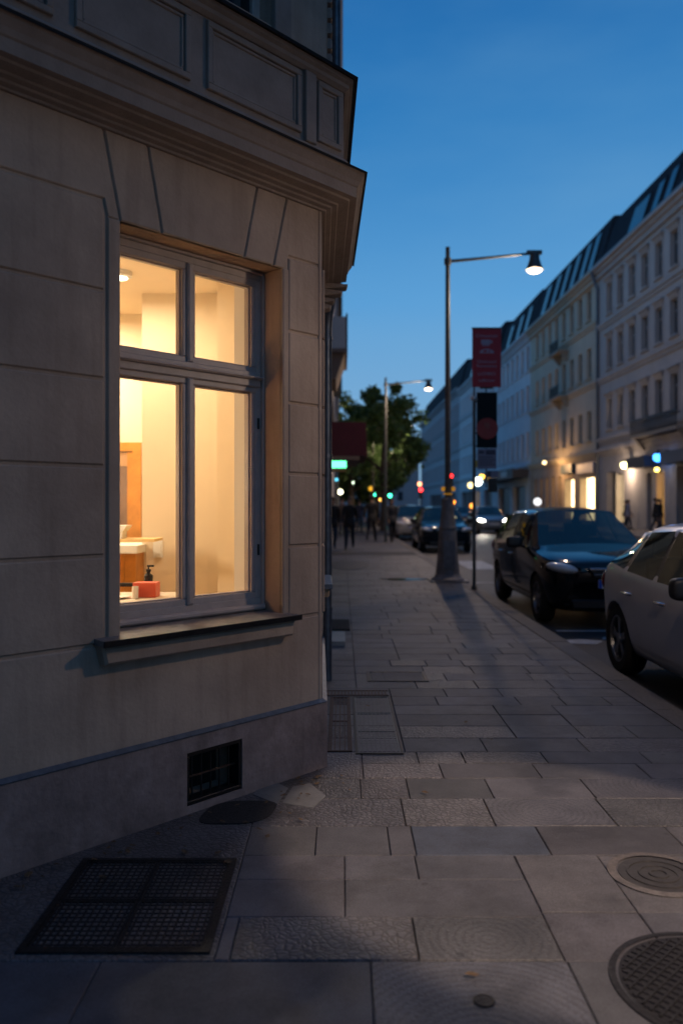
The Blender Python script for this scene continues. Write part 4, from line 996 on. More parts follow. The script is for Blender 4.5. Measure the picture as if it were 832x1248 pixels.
n3 = empty('far_house', (-4, 70, 0), label='grey house mostly hidden behind the street trees on the near side', cat='building')
q = MB(); q.box(-9, -.2, 48.1, 95, -.3, 14); q.build('wall', mat('grey_house', (.25, .25, .26), .9), n3, world=True)
q = MB(); q.box(-9.3, .05, 48.1, 95, 14, 14.5); q.build('roof', mat('slate_roof2', (.03, .03, .04), .7), n3, world=True)
n4 = empty('end_house', (3, 195, 0), label='pale block closing the far end of the street behind the trees', cat='building')
q = MB(); q.box(-10, 18, 191, 205, -.3, 11); q.build('wall', mat('end_render', (.40, .40, .42), .9), n4, world=True)
q = MB(); q.box(-10.5, 18.2, 190.8, 205.5, 11, 12); q.build('roof', mat('slate_roof2', (.03, .03, .04), .7), n4, world=True)
q = MB()
for i in range(8):
    for z in (2.5, 5.5, 8.5): q.box(-8 + i * 3, -6.8 + i * 3, 190.85, 190.99, z, z + 2)
q.build('window_row', DGLASS, n4, world=True, label='dark windows')

# awning and signs on the near side
aw = empty('shop_awning', (0, 21.5, 2.7), label='dark wine-red box awning jutting from the near houses over the pavement', cat='awning')
q = MB(); q.quadbox([(-.62, 20.9, 2.74), (.66, 20.9, 2.74), (.66, 24.6, 2.74), (-.62, 24.6, 2.74), (-.62, 20.9, 3.62), (.62, 20.9, 3.60), (.62, 24.6, 3.60), (-.62, 24.6, 3.62)])
q.build('cover', mat('wine_canvas', (.06, .004, .014), .8, nscale=3, namt=.15), aw, world=True)
q = MB(); q.box(-.60, .46, 20.88, 24.6, 2.64, 2.735); q.build('valance', mat('valance_brown', (.16, .11, .09), .8), aw, world=True)
gs = empty('green_sign', (-.1, 20.5, 2.5), label='green glowing sign box hanging under the wine-red awning', cat='sign')
q = MB(); q.box(-.46, .13, 20.62, 20.78, 2.42, 2.60); q.build('housing', BLACKM, gs, world=True)
q = MB(); q.box(-.45, .12, 20.60, 20.618, 2.425, 2.595); q.build('lit_panel', glow('green_panel', (.12, 1, .42), 3.2), gs, world=True)
q = MB(); q.box(-.40, .11, 20.6, 20.78, 2.33, 2.385); q.box(-.3, -.28, 20.68, 20.7, 2.385, 2.42); q.box(0, .02, 20.68, 20.7, 2.385, 2.42); q.box(-.3, -.28, 20.68, 20.7, 2.6, 2.66); q.box(0, .02, 20.68, 20.7, 2.6, 2.66)
q.build('lower_plate', mat('ochre_plate', (.28, .18, .06), .6), gs, world=True)

ob = empty('opposite_corner_house', (0, -14, 0), label='plain stucco house across the side street, behind the viewer', cat='building')
q = MB(Fr((0, -11, 0), (1, 0, 0), (0, 1, 0))); hs_ = [(a, a + 1.2, z, z + 2) for a in range(-14, 2, 3) for z in (1.2, 5, 9, 13)]
for c in rect_cells(-16, 2.2, -.3, 17, hs_): q.box(c[0], c[1], -.5, 0, c[2], c[3])
q.box(-16, 2.2, -10, -1, -.3, 17); q.build('wall', PLASTER, ob, world=True)
q = MB(); q.box(-16.2, 2.4, -21, -10.7, 17, 17.4); q.box(-15.5, 1.8, -20.5, -11.5, 17.4, 19.5); q.build('roof', mat('slate_roof2', (.03, .03, .04), .7), ob, world=True)
# ------------------------------------------------------------------ street lamps
POLEM = mat('lamp_pole_paint', (.09, .10, .10), .5, .4, nscale=15, namt=.3)
BASEM = mat('lamp_base_iron', (.19, .185, .19), .65, .1, nscale=8, namt=.35, bump=.3, bscale=40)
def street_lamp(x, y, label, h=6.55, arm=1.72, pw=300, es=6, base=True):
    e = empty('street_lamp', (x, y, 0), label=label, cat='street lamp')
    if base:
        q = MB(); q.lathe([(.33, 0), (.33, .05), (.27, .09), (.24, .14), (.20, .5), (.175, .9), (.165, 1.0), (.175, 1.04), (.16, 1.1), (.13, 1.3), (.115, 1.55), (.12, 1.6), (.10, 1.64), (.001, 1.64)], seg=16)
        q.build('base', BASEM, e)
        q = MB(); q.box(-.115, .115, -.245, -.21, .25, .8); q.build('service_door', BASEM, e)
        q = MB(); q.box(-.36, .36, -.36, .36, .0, .03); q.build('foot_plate', BASEM, e)
    q = MB(); q.tube([(0, 0, 1.2 if base else 0), (0, 0, 4.0), (0, 0, h)], [.06, .052, .042], 16); q.build('pole', POLEM, e, smooth=True)
    q = MB(); q.tube([(0, 0, h - .28), (arm * .5, 0, h - .20), (arm - .06, 0, h - .12)], [.034, .028, .024], 10); q.lathe([(.07, h - .34), (.07, h - .22)], seg=12); q.build('arm', POLEM, e, smooth=True)
    hd = MB(); hz = h - .12
    hd.box(arm - .17, arm + .12, -.05, .05, hz - .02, hz + .05); hd.lathe([(.001, hz), (.085, hz - .01), (.10, hz - .12), (.13, hz - .22), (.17, hz - .32), (.155, hz - .33), (.12, hz - .2), (.001, hz - .2)], c=(arm - .02, 0, 0), seg=24)
    hd_o = hd.build('lamp_head', POLEM, e)
    q = MB(); q.lathe([(.001, hz - .255), (.11, hz - .26), (.150, hz - .315), (.14, hz - .345), (.10, hz - .375), (.05, hz - .39), (.001, hz - .395)], c=(arm - .02, 0, 0), seg=24)
    gl_ = q.build('lens', glow('lamp_lens', (1, .74, .45), es), hd_o, smooth=True)
    l = bpy.data.lights.new('bulb', 'POINT'); l.energy = pw; l.color = LAMPC; l.shadow_soft_size = .12
    lo = bpy.data.objects.new('bulb', l); COL.objects.link(lo); lo.location = (arm - .02, 0, hz - .6); lo.parent = e
    return e
L1 = street_lamp(2.08, 16.1, 'nearest tall street lamp with a stout iron base and long arm', pw=LAMPP)
q = MB(); 
for dx in (-.1, .1): q.lathe([(.001, 1.76), (.035, 1.77), (.035, 1.84), (.001, 1.85)], c=(dx, -.08, 0), seg=12)
q.lathe([(.09, 1.70), (.09, 1.72)], seg=12); q.build('amber_light', glow('amber_reflector', (1, .45, .03), .35), L1)
street_lamp(1.75, 32.6, 'second street lamp, smaller with distance, its lit head above the trees', pw=LAMPP * 2.6, es=6, base=False)
street_lamp(1.9, 49.5, 'third street lamp, swallowed by the tree crowns', pw=LAMPP * 2.5, es=6)
L0 = street_lamp(2.1, LAMP0Y, 'street lamp overhead behind the viewer that lights the near pavement', pw=LAMPP * LAMP0K, es=10)
l = bpy.data.lights.new('added_pool_spot', 'SPOT'); l.energy = SPOTP; l.color = LAMPC; l.spot_size = R(17.5); l.spot_blend = .18; l.shadow_soft_size = .07  # narrow spot added to lay the light pool on the near pavement
lo = bpy.data.objects.new('added_pool_spot', l); COL.objects.link(lo); hp_ = Vector((1.70, 0, 5.85)); lo.location = hp_
lo.rotation_euler = (Vector((1.02 - 2.1, 3.42 - LAMP0Y, 0)) - hp_).to_track_quat('-Z', 'Y').to_euler(); lo.parent = L0
# added lantern out of view; warms the wall, cap keeps its top dim
lp = empty('added_lantern_post', (2.12, 4.2, 0), label='added lantern post by the kerb, out of view to the right of the viewer', cat='street lamp')
q = MB(); q.lathe([(.13, 0), (.12, .3), (.05, .4), (.03, 2.53), (.04, 2.56), (.001, 2.565)], seg=16); q.build('pole', POLEM, lp)
q = MB(); q.lathe([(.08 * math.sin(math.pi * i / 10) + .001, 2.645 - .08 * math.cos(math.pi * i / 10)) for i in range(11)], seg=24, cap=False); q.build('globe', glow('added_kerb_glow', LAMPC, LANTP), lp, smooth=True)
q = MB(); q.lathe([(.001, 2.80), (.14, 2.74), (.16, 2.685), (.155, 2.685), (.135, 2.732), (.001, 2.78)], seg=32); q.build('cap', POLEM, lp)


# ------------------------------------------------------------------ sign post
sp_ = empty('sign_post', (2.34, 14.5, 0), label='thin grey post with stacked signs hanging from its right side, next to the street lamp', cat='sign post')
q = MB(); q.tube([(0, 0, 0), (0, 0, 3.36)], .03, 12); q.lathe([(.05, 0), (.05, .06), (.03, .08)], seg=12); q.build('pole', POLEM, sp_, smooth=True)
q = MB(); q.tube([(0, 0, 3.36), (0, 0, 4.62)], .014, 8); q.build('extension_rod', POLEM, sp_, smooth=True)
q = MB(); q.lathe([(.001, 3.42), (.055, 3.41), (.06, 3.36), (.03, 3.33), (.001, 3.33)], seg=16); q.box(.03, .11, -.02, .02, 3.36, 3.40); q.build('cap', mat('cap_metal', (.55, .57, .6), .35, .5), sp_)
q = MB(); q.box(.016, .06, -.02, .02, 2.16, 2.28); q.build('yellow_tag', mat('yellow_tag', (.6, .4, .05), .5), sp_)
q = MB()
for z_ in (4.55, 3.60, 3.30, 2.75, 2.52, 2.2): q.box(.012, .09, -.012, .012, z_, z_ + .025)
q.box(.20, .225, -.012, .012, 1.8, 4.575)
q.build('bracket', POLEM, sp_)
bx0, bx1 = -.035, .47
bn = MB(); bn.bbox(0, 0, 0, 0, 0, 0) if 0 else bn.box(bx0, bx1, -.03, .0, 3.575, 4.60)
bo = bn.build('banner', mat('banner_red', (.42, .010, .028), .55, nscale=4, namt=.1), sp_)
q = MB(); q.box(bx0 - .01, bx1 + .01, -.036, .004, 4.60, 4.625); q.box(.1, .33, -.028, -.004, 3.545, 3.575); q.build('banner_rail', BLACKM, bo)
TXT = mat('banner_lettering', (.38, .33, .42), .6)
def lett(t_, s_, x, z, par, m=TXT, y_=-.033): return text_part('lettering', t_, s_, m, par, (x, y_, z), (R(90), 0, 0), .0015)
bc_ = (bx0 + bx1) / 2
lett('Cimounons', .082, bc_, 4.475, bo)
q = MB(); q.fr = Fr((0, -.031, 0), (1, 0, 0), (0, -1, 0)); q.bbox(bc_ - .1, bc_ + .06, 0, .004, 4.325, 4.41, .001); q.bbox(bc_ + .068, bc_ + .1, 0, .004, 4.345, 4.395, .001); q.bbox(bc_ - .08, bc_ + .05, 0, .004, 4.30, 4.318, .001); q.build('cup_mark', TXT, bo)
q = MB(); q.fr = Fr((0, -.031, 0), (1, 0, 0), (0, -1, 0))
q.poly_block([(bc_ - .13, 4.17), (bc_ + .13, 4.17), (bc_ + .11, 4.215), (bc_ + .04, 4.245), (bc_ - .05, 4.245), (bc_ - .11, 4.215)], 0, .004, .001); q.build('car_mark', TXT, bo)
q = MB(); q.fr = Fr((0, -.0355, 0), (1, 0, 0), (0, -1, 0)); q.poly_block([(bc_ - .07, 4.185), (bc_ + .0, 4.185), (bc_ + .0, 4.225), (bc_ - .05, 4.225)], 0, .002, .0005); q.box(bc_ + .03, bc_ + .06, 0, .002, 4.185, 4.22); q.build('mark_cutout', mat('banner_red', (0, 0, 0)), bo)
lett('Uiminouni', .082, bc_, 4.02, bo); lett('Runununns', .078, bc_, 3.945, bo); lett('LUZMREX', .072, bc_, 3.805, bo); lett('nuflbrauer', .07, bc_, 3.69, bo)
q = MB(); q.box(.045, .40, -.03, -.005, 2.50, 3.48); pnl = q.build('dark_panel', mat('dark_teal_panel', (.008, .016, .020), .7, spec=.15), sp_)
q = MB(); q.fr = Fr((.225, -.032, 2.84), (1, 0, 0), (0, -1, 0)); q.lathe([(.001, -.002), (.185, -.002), (.19, .004), (.185, .012), (.001, .012)], c=(0, 0, 0), axis='y', seg=40)
rs_ = q.build('round_sign', mat('sign_red', (.30, .010, .010), .5, nscale=8, namt=.15), sp_)
q = MB(); q.fr = Fr((.225, -.046, 2.84), (1, 0, 0), (0, -1, 0)); q.poly_block([(-.06, .03), (.02, .0), (.05, .05), (.03, .1), (-.05, .1)], 0, .002, .0005); q.build('worn_symbol', mat('sign_red_pale', (.26, .05, .04), .6), rs_)
q = MB(); q.box(.055, .39, -.028, -.006, 2.13, 2.49); pl_ = q.build('text_plate', mat('grey_plate', (.22, .21, .28), .6), sp_)
q = MB(); q.fr = Fr((0, -.029, 0), (1, 0, 0), (0, -1, 0)); q.box(.08, .17, 0, .002, 2.40, 2.45); q.box(.2, .37, 0, .002, 2.38, 2.46)
for i in range(4): q.box(.08, .33 + .04 * (i % 2), 0, .002, 2.33 - i * .045, 2.345 - i * .045)
q.build('plate_lettering', mat('plate_ink', (.05, .05, .09), .6), pl_)
q = MB(); q.box(.21, .42, -.028, -.006, 1.98, 2.10); o = q.build('small_plate', mat('grey_plate', (0, 0, 0)), sp_)
q = MB(); q.box(.225, .29, -.032, -.029, 1.99, 2.09); q.build('plate_symbol', mat('plate_ink', (0, 0, 0)), o)
q = MB(); q.box(.25, .40, -.06, .06, 1.72, 1.96); q.build('control_box', BLACKM, sp_)

# ------------------------------------------------------------------ cars
def make_car(name, label, paint, L=4.5, W=1.80, H=1.50, style='wagon', rim_r=.32, lights=0, seats=True, headcol=(1, .85, .6), rail=False, lod=0, grp=None):
    e = empty(name, (0, 0, 0), label=label, cat='car', group=grp)
    w = W / 2; sH = H / 1.5
    # station: y_low, y_belt, y_top, [10 half-profile points (x, z)]
    def st(yl, yb, yt, zb, wl, wm, wb, zbelt, wr, zr, wi, zi, zt, hood=False):
        X = [0, wl * .86, wl * .97, wm, wm * .995, wb, wr, wi, wi * .55, 0]
        Z = [zb, zb, zb + .07, .50 * sH, zbelt - .09, zbelt, zr, zi, zi + (zt - zi) * .75, zt]
        Y = [yl, yl, yl, yl, (yl + yb) / 2, yb, yt if not hood else yb, yt, yt, yt]
        return [Vector((x, y, z)) for x, y, z in zip(X, Y, Z)]
    rr = H - .04
    hatch = style == 'hatch'
    S = [
        st(.10, .12, .10, .24, w * .78, w * .80, w * .77, .70 * sH, w * .68, .735 * sH, w * .58, .755 * sH, .765 * sH, True),
        st(.26, .24, .20, .20, w * .93, w * .95, w * .91, .765 * sH, w * .80, .795 * sH, w * .68, .815 * sH, .835 * sH, True),
        st(.62, .6, .6, .19, w * .97, w * .99, w * .95, .835 * sH, w * .86, .86 * sH, w * .75, .88 * sH, .905 * sH, True),
        st(1.1, 1.08, 1.0, .19, w * .975, w * 1.0, w * .955, .875 * sH, w * .87, .90 * sH, w * .78, .93 * sH, .96 * sH, True),
        st(1.34, 1.32, 1.24, .19, w * .975, w * 1.0, w * .955, .915 * sH, w * .89, .945 * sH, w * .83, .965 * sH, 1.0 * sH, True),
        st(2.08, 2.04, 2.08, .19, w * .975, w * 1.0, w * .95, .955 * sH, w * .70, rr - .10, w * .62, rr - .045, rr - .01),
        st(2.62, 2.60, 2.66, .19, w * .975, w * 1.0, w * .95, .965 * sH, w * .71, rr - .07, w * .63, rr - .015, rr + .03),
        st(2.70, 2.69, 2.73, .19, w * .975, w * 1.0, w * .95, .967 * sH, w * .71, rr - .07, w * .63, rr - .015, rr + .03),
    ]
    if hatch:
        S += [st(3.30, 3.34, 3.32, .19, w * .975, w * 1.0, w * .945, 1.0 * sH, w * .69, rr - .10, w * .61, rr - .04, rr + .01),
              st(3.40, 3.44, 3.40, .19, w * .975, w * 1.0, w * .94, 1.01 * sH, w * .69, rr - .11, w * .61, rr - .05, rr + .0),
              st(3.80, 3.86, 3.78, .21, w * .96, w * .99, w * .92, 1.05 * sH, w * .70, 1.19 * sH, w * .58, rr - .12, rr - .06),
              st(4.05, 4.12, 4.10, .24, w * .92, w * .96, w * .87, 1.04 * sH, w * .74, 1.10 * sH, w * .58, 1.14 * sH, 1.17 * sH),
              st(4.22, 4.24, 4.24, .28, w * .84, w * .88, w * .80, .93 * sH, w * .68, .97 * sH, w * .55, 1.0 * sH, 1.02 * sH)]
        ks = L / 4.3
    else:
        S += [st(3.35, 3.38, 3.40, .19, w * .975, w * 1.0, w * .945, .975 * sH, w * .70, rr - .08, w * .62, rr - .025, rr + .02),
              st(3.44, 3.47, 3.49, .19, w * .975, w * 1.0, w * .94, .977 * sH, w * .70, rr - .085, w * .62, rr - .03, rr + .015),
              st(4.00, 4.04, 4.02, .21, w * .96, w * .99, w * .92, .99 * sH, w * .68, rr - .15, w * .60, rr - .08, rr - .03),
              st(4.26, 4.28, 4.30, .24, w * .92, w * .95, w * .87, .985 * sH, w * .76, 1.02 * sH, w * .60, 1.05 * sH, 1.08 * sH),
              st(4.42, 4.43, 4.43, .28, w * .84, w * .88, w * .82, .86 * sH, w * .70, .90 * sH, w * .55, .93 * sH, .95 * sH)]
        ks = L / 4.5
    nS = len(S)
    for i, s_ in enumerate(S):      # rounded plan of nose and tail
        for p in s_:
            k_ = (abs(p.x) / w) ** 2.6
            if i < 3: p.y += (.20, .12, .04)[i] * k_
            if i > nS - 3: p.y -= (.06, .18)[i - nS + 2] * k_
            p.y *= ks
    bm = bmesh.new(); G = []
    for s_ in S:
        ring = [bm.verts.new(p) for p in s_]
        ringm = [ring[0]] + [bm.verts.new(Vector((-p.x, p.y, p.z))) for p in s_[1:-1]] + [ring[-1]]
        G.append((ring, ringm))
    GS, BK = 1, 2
    for i in range(nS - 1):
        for sgn in (0, 1):
            a, b = G[i][sgn], G[i + 1][sgn]
            for j in range(9):
                vs_ = [a[j], a[j + 1], b[j + 1], b[j]]
                f = bm.faces.new(vs_ if sgn == 0 else vs_[::-1])
                mi = 0
                last_glass = 10 if hatch else 10
                if j == 5 and 4 <= i < last_glass: mi = BK if i in (6, 8) else GS
                if j in (7, 8) and i == 4: mi = GS
                if j in (7, 8) and i == nS - 3: mi = GS
                if j == 0: mi = BK
                f.material_index = mi
    for ci, idx in ((0, 0), (1, nS - 1)):
        for sgn in (0, 1):
            r_ = G[idx][sgn]
            for a, b in ((0, 9), (1, 8), (2, 7), (3, 6)):
                c, d = a + 1, b - 1
                if a == 3:
                    f = bm.faces.new([r_[3], r_[4], r_[5], r_[6]] if (sgn ^ ci) else [r_[6], r_[5], r_[4], r_[3]])
                else:
                    q_ = [r_[a], r_[c], r_[d], r_[b]]
                    f = bm.faces.new(q_ if (sgn ^ ci) else q_[::-1])
    cl = bm.edges.layers.float.new('crease_edge'); cvl = bm.verts.layers.float.new('crease_vert')
    for ed in bm.edges:
        ms = {f.material_index for f in ed.link_faces}
        if len(ms) > 1 and (GS in ms): ed[cl] = 1.0
    for v_ in bm.verts:
        ng = sum(1 for f in v_.link_faces if f.material_index == GS)
        if ng == 1 or (ng == 2 and len(v_.link_faces) > 3 and any(e2[cl] == 0 and all(f.material_index == GS for f in e2.link_faces) for e2 in v_.link_edges) is False): v_[cvl] = 1.0
    bmesh.ops.recalc_face_normals(bm, faces=bm.faces)
    me = bpy.data.meshes.new('shell'); bm.to_mesh(me); bm.free()
    o = bpy.data.objects.new('shell', me); COL.objects.link(o)
    for _ in range(3): me.materials.append(None)
    md = o.modifiers.new('s', 'SUBSURF'); md.levels = 3 - lod; md.render_levels = 3 - lod
    cut_o = []
    wy = (.82 * ks, (3.55 if hatch else 3.58) * ks); wr = .335
    cm = MB()
    for y_ in wy:
        for sg in (-1, 1):
            cm.lathe([(wr + .045, sg * (w - .26)), (wr + .045, sg * (w + .2))], c=(0, y_, wr - .02), axis='x', seg=40)
    co = cm.build('cutter', BLACKM)
    b_ = o.modifiers.new('b', 'BOOLEAN'); b_.operation = 'DIFFERENCE'; b_.object = co; b_.solver = 'EXACT'
    dg = bpy.context.evaluated_depsgraph_get(); me2 = bpy.data.meshes.new_from_object(o.evaluated_get(dg))
    bpy.data.objects.remove(o); bpy.data.objects.remove(co)
    bm = bmesh.new(); bm.from_mesh(me2)
    trim = mat('car_trim', (.012, .012, .013), .5)
    def sub(name, sel, m, smooth=True, thick=0):
        b3 = bm.copy(); b3.faces.ensure_lookup_table()
        bmesh.ops.delete(b3, geom=[f for f in b3.faces if not sel(f)], context='FACES')
        if not b3.faces: b3.free(); return None
        for f in b3.faces: f.smooth = smooth
        m_ = bpy.data.meshes.new(name); ix_ = [f.material_index for f in b3.faces]; b3.to_mesh(m_); b3.free()
        for x_ in (m if isinstance(m, list) else [m]): m_.materials.append(x_)
        m_.polygons.foreach_set('material_index', ix_ if isinstance(m, list) else [0] * len(ix_))
        m_.set_sharp_from_angle(angle=R(35))
        oo = bpy.data.objects.new(name, m_); COL.objects.link(oo); set_parent(oo, e); return oo
    sub('body', lambda f: f.material_index in (0, 2, 3) , [paint, trim, trim, trim])
    # glass split by place
    ycut = [2.66 * ks, 3.40 * ks]
    def cen(f): return f.calc_center_median()
    sub('windscreen', lambda f: f.material_index == 1 and abs(f.normal.x) < .55 and cen(f).y < 2.4 * ks and cen(f).z > .9 * sH, CARGLASS)
    sub('rear_window', lambda f: f.material_index == 1 and abs(f.normal.x) < .55 and cen(f).y > 3.6 * ks, CARGLASS)
    for sg in (-1, 1):
        for a, b in ((0, ycut[0]), (ycut[0], ycut[1]), (ycut[1], 9)):
            sub('side_window', lambda f: f.material_index == 1 and f.normal.x * sg >= .55 and a <= cen(f).y < b, CARGLASS)
    bm.free()
    # wheels
    RIM = mat('alloy_rim', (.30, .31, .33), .35, .9); TY = mat('tyre_rubber', (.012, .012, .012), .85)
    for y_ in wy:
        for sg in (-1, 1):
            xo = sg * (w - .02)
            we = empty('wheel'); we.location = (0, y_, 0); set_parent(we, e)
            q = MB(); q.lathe([(wr - .10, xo - sg * .20), (wr - .02, xo - sg * .20), (wr, xo - sg * .17), (wr, xo - sg * .03), (wr - .03, xo), (wr - .11, xo - sg * .005), (wr - .115, xo - sg * .02)], c=(0, 0, wr - .0), axis='x', seg=40, cap=False)
            q.build('tyre', TY, we, smooth=True)
            q = MB(); c_ = (0, 0, wr)
            q.lathe([(wr - .112, xo - sg * .18), (wr - .112, xo - sg * .012), (wr - .13, xo - sg * .015), (wr - .135, xo - sg * .05), (wr - .14, xo - sg * .17)], c=c_, axis='x', seg=40, cap=False)
            q.lathe([(.001, xo - sg * .02), (.045, xo - sg * .02), (.06, xo - sg * .05), (.001, xo - sg * .09)], c=c_, axis='x', seg=20, cap=False)
            for k_ in range(5):
                for dk in (-.13, .13):
                    a = 2 * math.pi * k_ / 5 + .3
                    p0 = Vector((0, math.cos(a + dk * 1.2) * .04, math.sin(a + dk * 1.2) * .04)); p1 = Vector((0, math.cos(a + dk) * (wr - .13), math.sin(a + dk) * (wr - .13)))
                    d = (p1 - p0).normalized(); nn = Vector((0, -d.z, d.y)) * .014
                    xs = [xo - sg * .03, xo - sg * .06]
                    q.quadbox([(xs[1], *(p0 - nn).yz), (xs[1], *(p1 - nn).yz), (xs[1], *(p1 + nn).yz), (xs[1], *(p0 + nn).yz), (xs[0], *(p0 - nn).yz), (xs[0] + sg * .012, *(p1 - nn).yz), (xs[0] + sg * .012, *(p1 + nn).yz), (xs[0], *(p0 + nn).yz)] if 0 else
                              [(x_, v.y, v.z + wr) for x_ in xs for v in (p0 - nn, p1 - nn, p1 + nn, p0 + nn)])
            q.build('rim', RIM, we)
            q = MB(); q.lathe([(.001, xo - sg * .10), (.13, xo - sg * .10), (.13, xo - sg * .115), (.001, xo - sg * .115)], c=c_, axis='x', seg=24, cap=False); q.build('brake_disc', mat('disc_steel', (.06, .06, .06), .5, .8), we)
    # lamps, grille, plate, handles, mirrors
    hl = glow('head_on_%s' % (headcol,), headcol, lights) if lights else mat('headlamp_glass', (.55, .57, .6), .35, 0, coat=1)
    for sg in (-1, 1):
        bm_ = bmesh.new(); bmesh.ops.create_uvsphere(bm_, u_segments=20, v_segments=12, radius=1)
        bmesh.ops.transform(bm_, matrix=Matrix.Translation((sg * w * .74, .27 * ks, .735 * sH)) @ Matrix.Rotation(R(sg * 24), 4, 'Z') @ Matrix.Rotation(R(sg * -9), 4, 'Y') @ Matrix.Diagonal((.215, .12, .068, 1)), verts=bm_.verts)
        m_ = bpy.data.meshes.new('headlight'); bm_.to_mesh(m_); bm_.free(); m_.materials.append(hl)
        for p in m_.polygons: p.use_smooth = True
        oo = bpy.data.objects.new('headlight', m_); COL.objects.link(oo); set_parent(oo, e)
        bm_ = bmesh.new(); bmesh.ops.create_uvsphere(bm_, u_segments=20, v_segments=12, radius=1)
        bmesh.ops.transform(bm_, matrix=Matrix.Translation((sg * w * .80, (4.12 if hatch else 4.34) * ks, .84 * sH)) @ Matrix.Diagonal((.12, .10, .13, 1)), verts=bm_.verts)
        m_ = bpy.data.meshes.new('tail_light'); bm_.to_mesh(m_); bm_.free(); m_.materials.append(mat('tail_glass', (.25, .01, .01), .15, coat=1))
        for p in m_.polygons: p.use_smooth = True
        oo = bpy.data.objects.new('tail_light', m_); COL.objects.link(oo); set_parent(oo, e)
        # mirror
        bm_ = bmesh.new(); bmesh.ops.create_cube(bm_, size=1)
        bmesh.ops.subdivide_edges(bm_, edges=bm_.edges, cuts=1, use_grid_fill=True)
        bmesh.ops.transform(bm_, matrix=Matrix.Translation((sg * (w + .10), 1.66 * ks, 1.0 * sH)) @ Matrix.Diagonal((.24, .13, .17, 1)), verts=bm_.verts)
        m_ = bpy.data.meshes.new('mirror'); bm_.to_mesh(m_); bm_.free(); m_.materials.append(trim)
        for p in m_.polygons: p.use_smooth = True
        oo = bpy.data.objects.new('mirror', m_); COL.objects.link(oo); set_parent(oo, e); s3 = oo.modifiers.new('s', 'SUBSURF'); s3.levels = 2; s3.render_levels = 2
        q = MB(); q.tube([(sg * (w - .08), 1.70 * ks, .93 * sH), (sg * (w + .04), 1.68 * ks, .96 * sH)], .025, 8); q.build('mirror_arm', trim, e)
        if lod < 2:
            CH_ = mat('chrome', (.6, .62, .65), .18, 1)
            for y_ in (2.42, 3.2):
                q = MB(); q.tube([(sg * (w * .985), (y_ - .09) * ks, .80 * sH), (sg * (w * 1.01 + .012), (y_ - .06) * ks, .805 * sH), (sg * (w * 1.01 + .012), (y_ + .06) * ks, .805 * sH), (sg * (w * .985), (y_ + .09) * ks, .80 * sH)], .014, 8); q.build('handle', CH_, e, smooth=True)
        if rail:
            q = MB(); q.tube([(sg * w * .63, 2.2 * ks, rr - .02), (sg * w * .64, 2.3 * ks, rr + .05), (sg * w * .64, 3.7 * ks, rr + .04), (sg * w * .63, 3.85 * ks, rr - .05)], .016, 8); q.build('roof_rail', trim, e, smooth=True)
    q = MB(); q.bbox(-w * .44, w * .44, .0, 0, 0, 0) if 0 else None
    gf = Fr((0, .10 * ks, 0), (1, 0, 0), (0, -1, 0))
    q = MB(gf); q.poly_block([(-w * .34, .625 * sH), (w * .34, .625 * sH), (w * .40, .725 * sH), (-w * .40, .725 * sH)], -.06, .03, .01); gr = q.build('grille', trim, e)
    q = MB(gf); q.bbox(-w * .41, w * .41, .0, .05, .722 * sH, .748 * sH, .004); q.bbox(-w * .36, w * .36, .02, .042, .665 * sH, .674 * sH, .003); q.build('chrome_bar', mat('chrome', (.6, .62, .65), .18, 1), gr)
    q = MB(gf); q.lathe([(.001, .0), (.045, .0), (.045, .04), (.001, .045)], c=(0, .015, .70 * sH), axis='y', seg=20, cap=False); q.build('badge', trim, gr)
    q = MB(gf); q.poly_block([(-w * .62, .27), (w * .62, .27), (w * .66, .38), (-w * .66, .38)], -.1, -.0, .01); q.build('lower_intake', trim, e)
    q = MB(gf); q.bbox(-.26, .26, .012, .034, .50 * sH, .50 * sH + .11, .002); pt = q.build('number_plate', mat('plate_white', (.55, .56, .58), .4), e)
    q = MB(gf); q.bbox(-.258, -.215, .032, .036, .503 * sH, .50 * sH + .108, .0005); q.build('blue_strip', mat('plate_blue', (.02, .09, .5), .4), pt)
    if seats:
        sm = mat('seat_fabric', (.04, .04, .045), .9)
        for y_ in (2.45, 3.35):
            for sx in (-.38, .38):
                q = MB(); q.quadbox([(sx - .24, y_ * ks, .5), (sx + .24, y_ * ks, .5), (sx + .24, (y_ + .14) * ks, .5), (sx - .24, (y_ + .14) * ks, .5), (sx - .2, (y_ + .16) * ks, 1.1), (sx + .2, (y_ + .16) * ks, 1.1), (sx + .2, (y_ + .24) * ks, 1.1), (sx - .2, (y_ + .24) * ks, 1.1)])
                q.box(sx - .13, sx + .13, (y_ + .18) * ks, (y_ + .26) * ks, 1.12, 1.30); q.build('seat', sm, e)
        q = MB(); q.box(-w * .8, w * .8, 1.35 * ks, 1.75 * ks, .7, .93 * sH); q.build('dashboard', sm, e)
    return e
def paint(name, col, m=0, r=.35): return mat(name, col, r, m, coat=.65, nscale=3, namt=.04, spec=.1)
ZC = ZR
c1 = make_car('parked_car', 'black estate car parked at the kerb facing the viewer, chrome bar and pale headlights', paint('black_paint', (.003, .004, .006), 0, .12), L=4.55, W=1.82, H=1.60, style='wagon')
c1.location = (3.58, 10.55, ZC)
text_part('plate_lettering', 'B  MK 724', .085, mat('plate_black', (.02, .02, .02), .5), [o for o in CH[c1.name] if o.name.startswith('number_plate')][0], (.03, .10 * 4.55 / 4.5 - .036, .50 * 1.6 / 1.5 + .055), (R(90), 0, 0), .0006)
c2 = make_car('parked_car', 'silver-grey hatchback parked closest to the viewer, cut off by the right edge', paint('silver_paint', (.62, .63, .67), .55, .38), L=4.3, W=1.80, H=1.50, style='hatch')
c2.location = (3.52, 4.35, ZC)
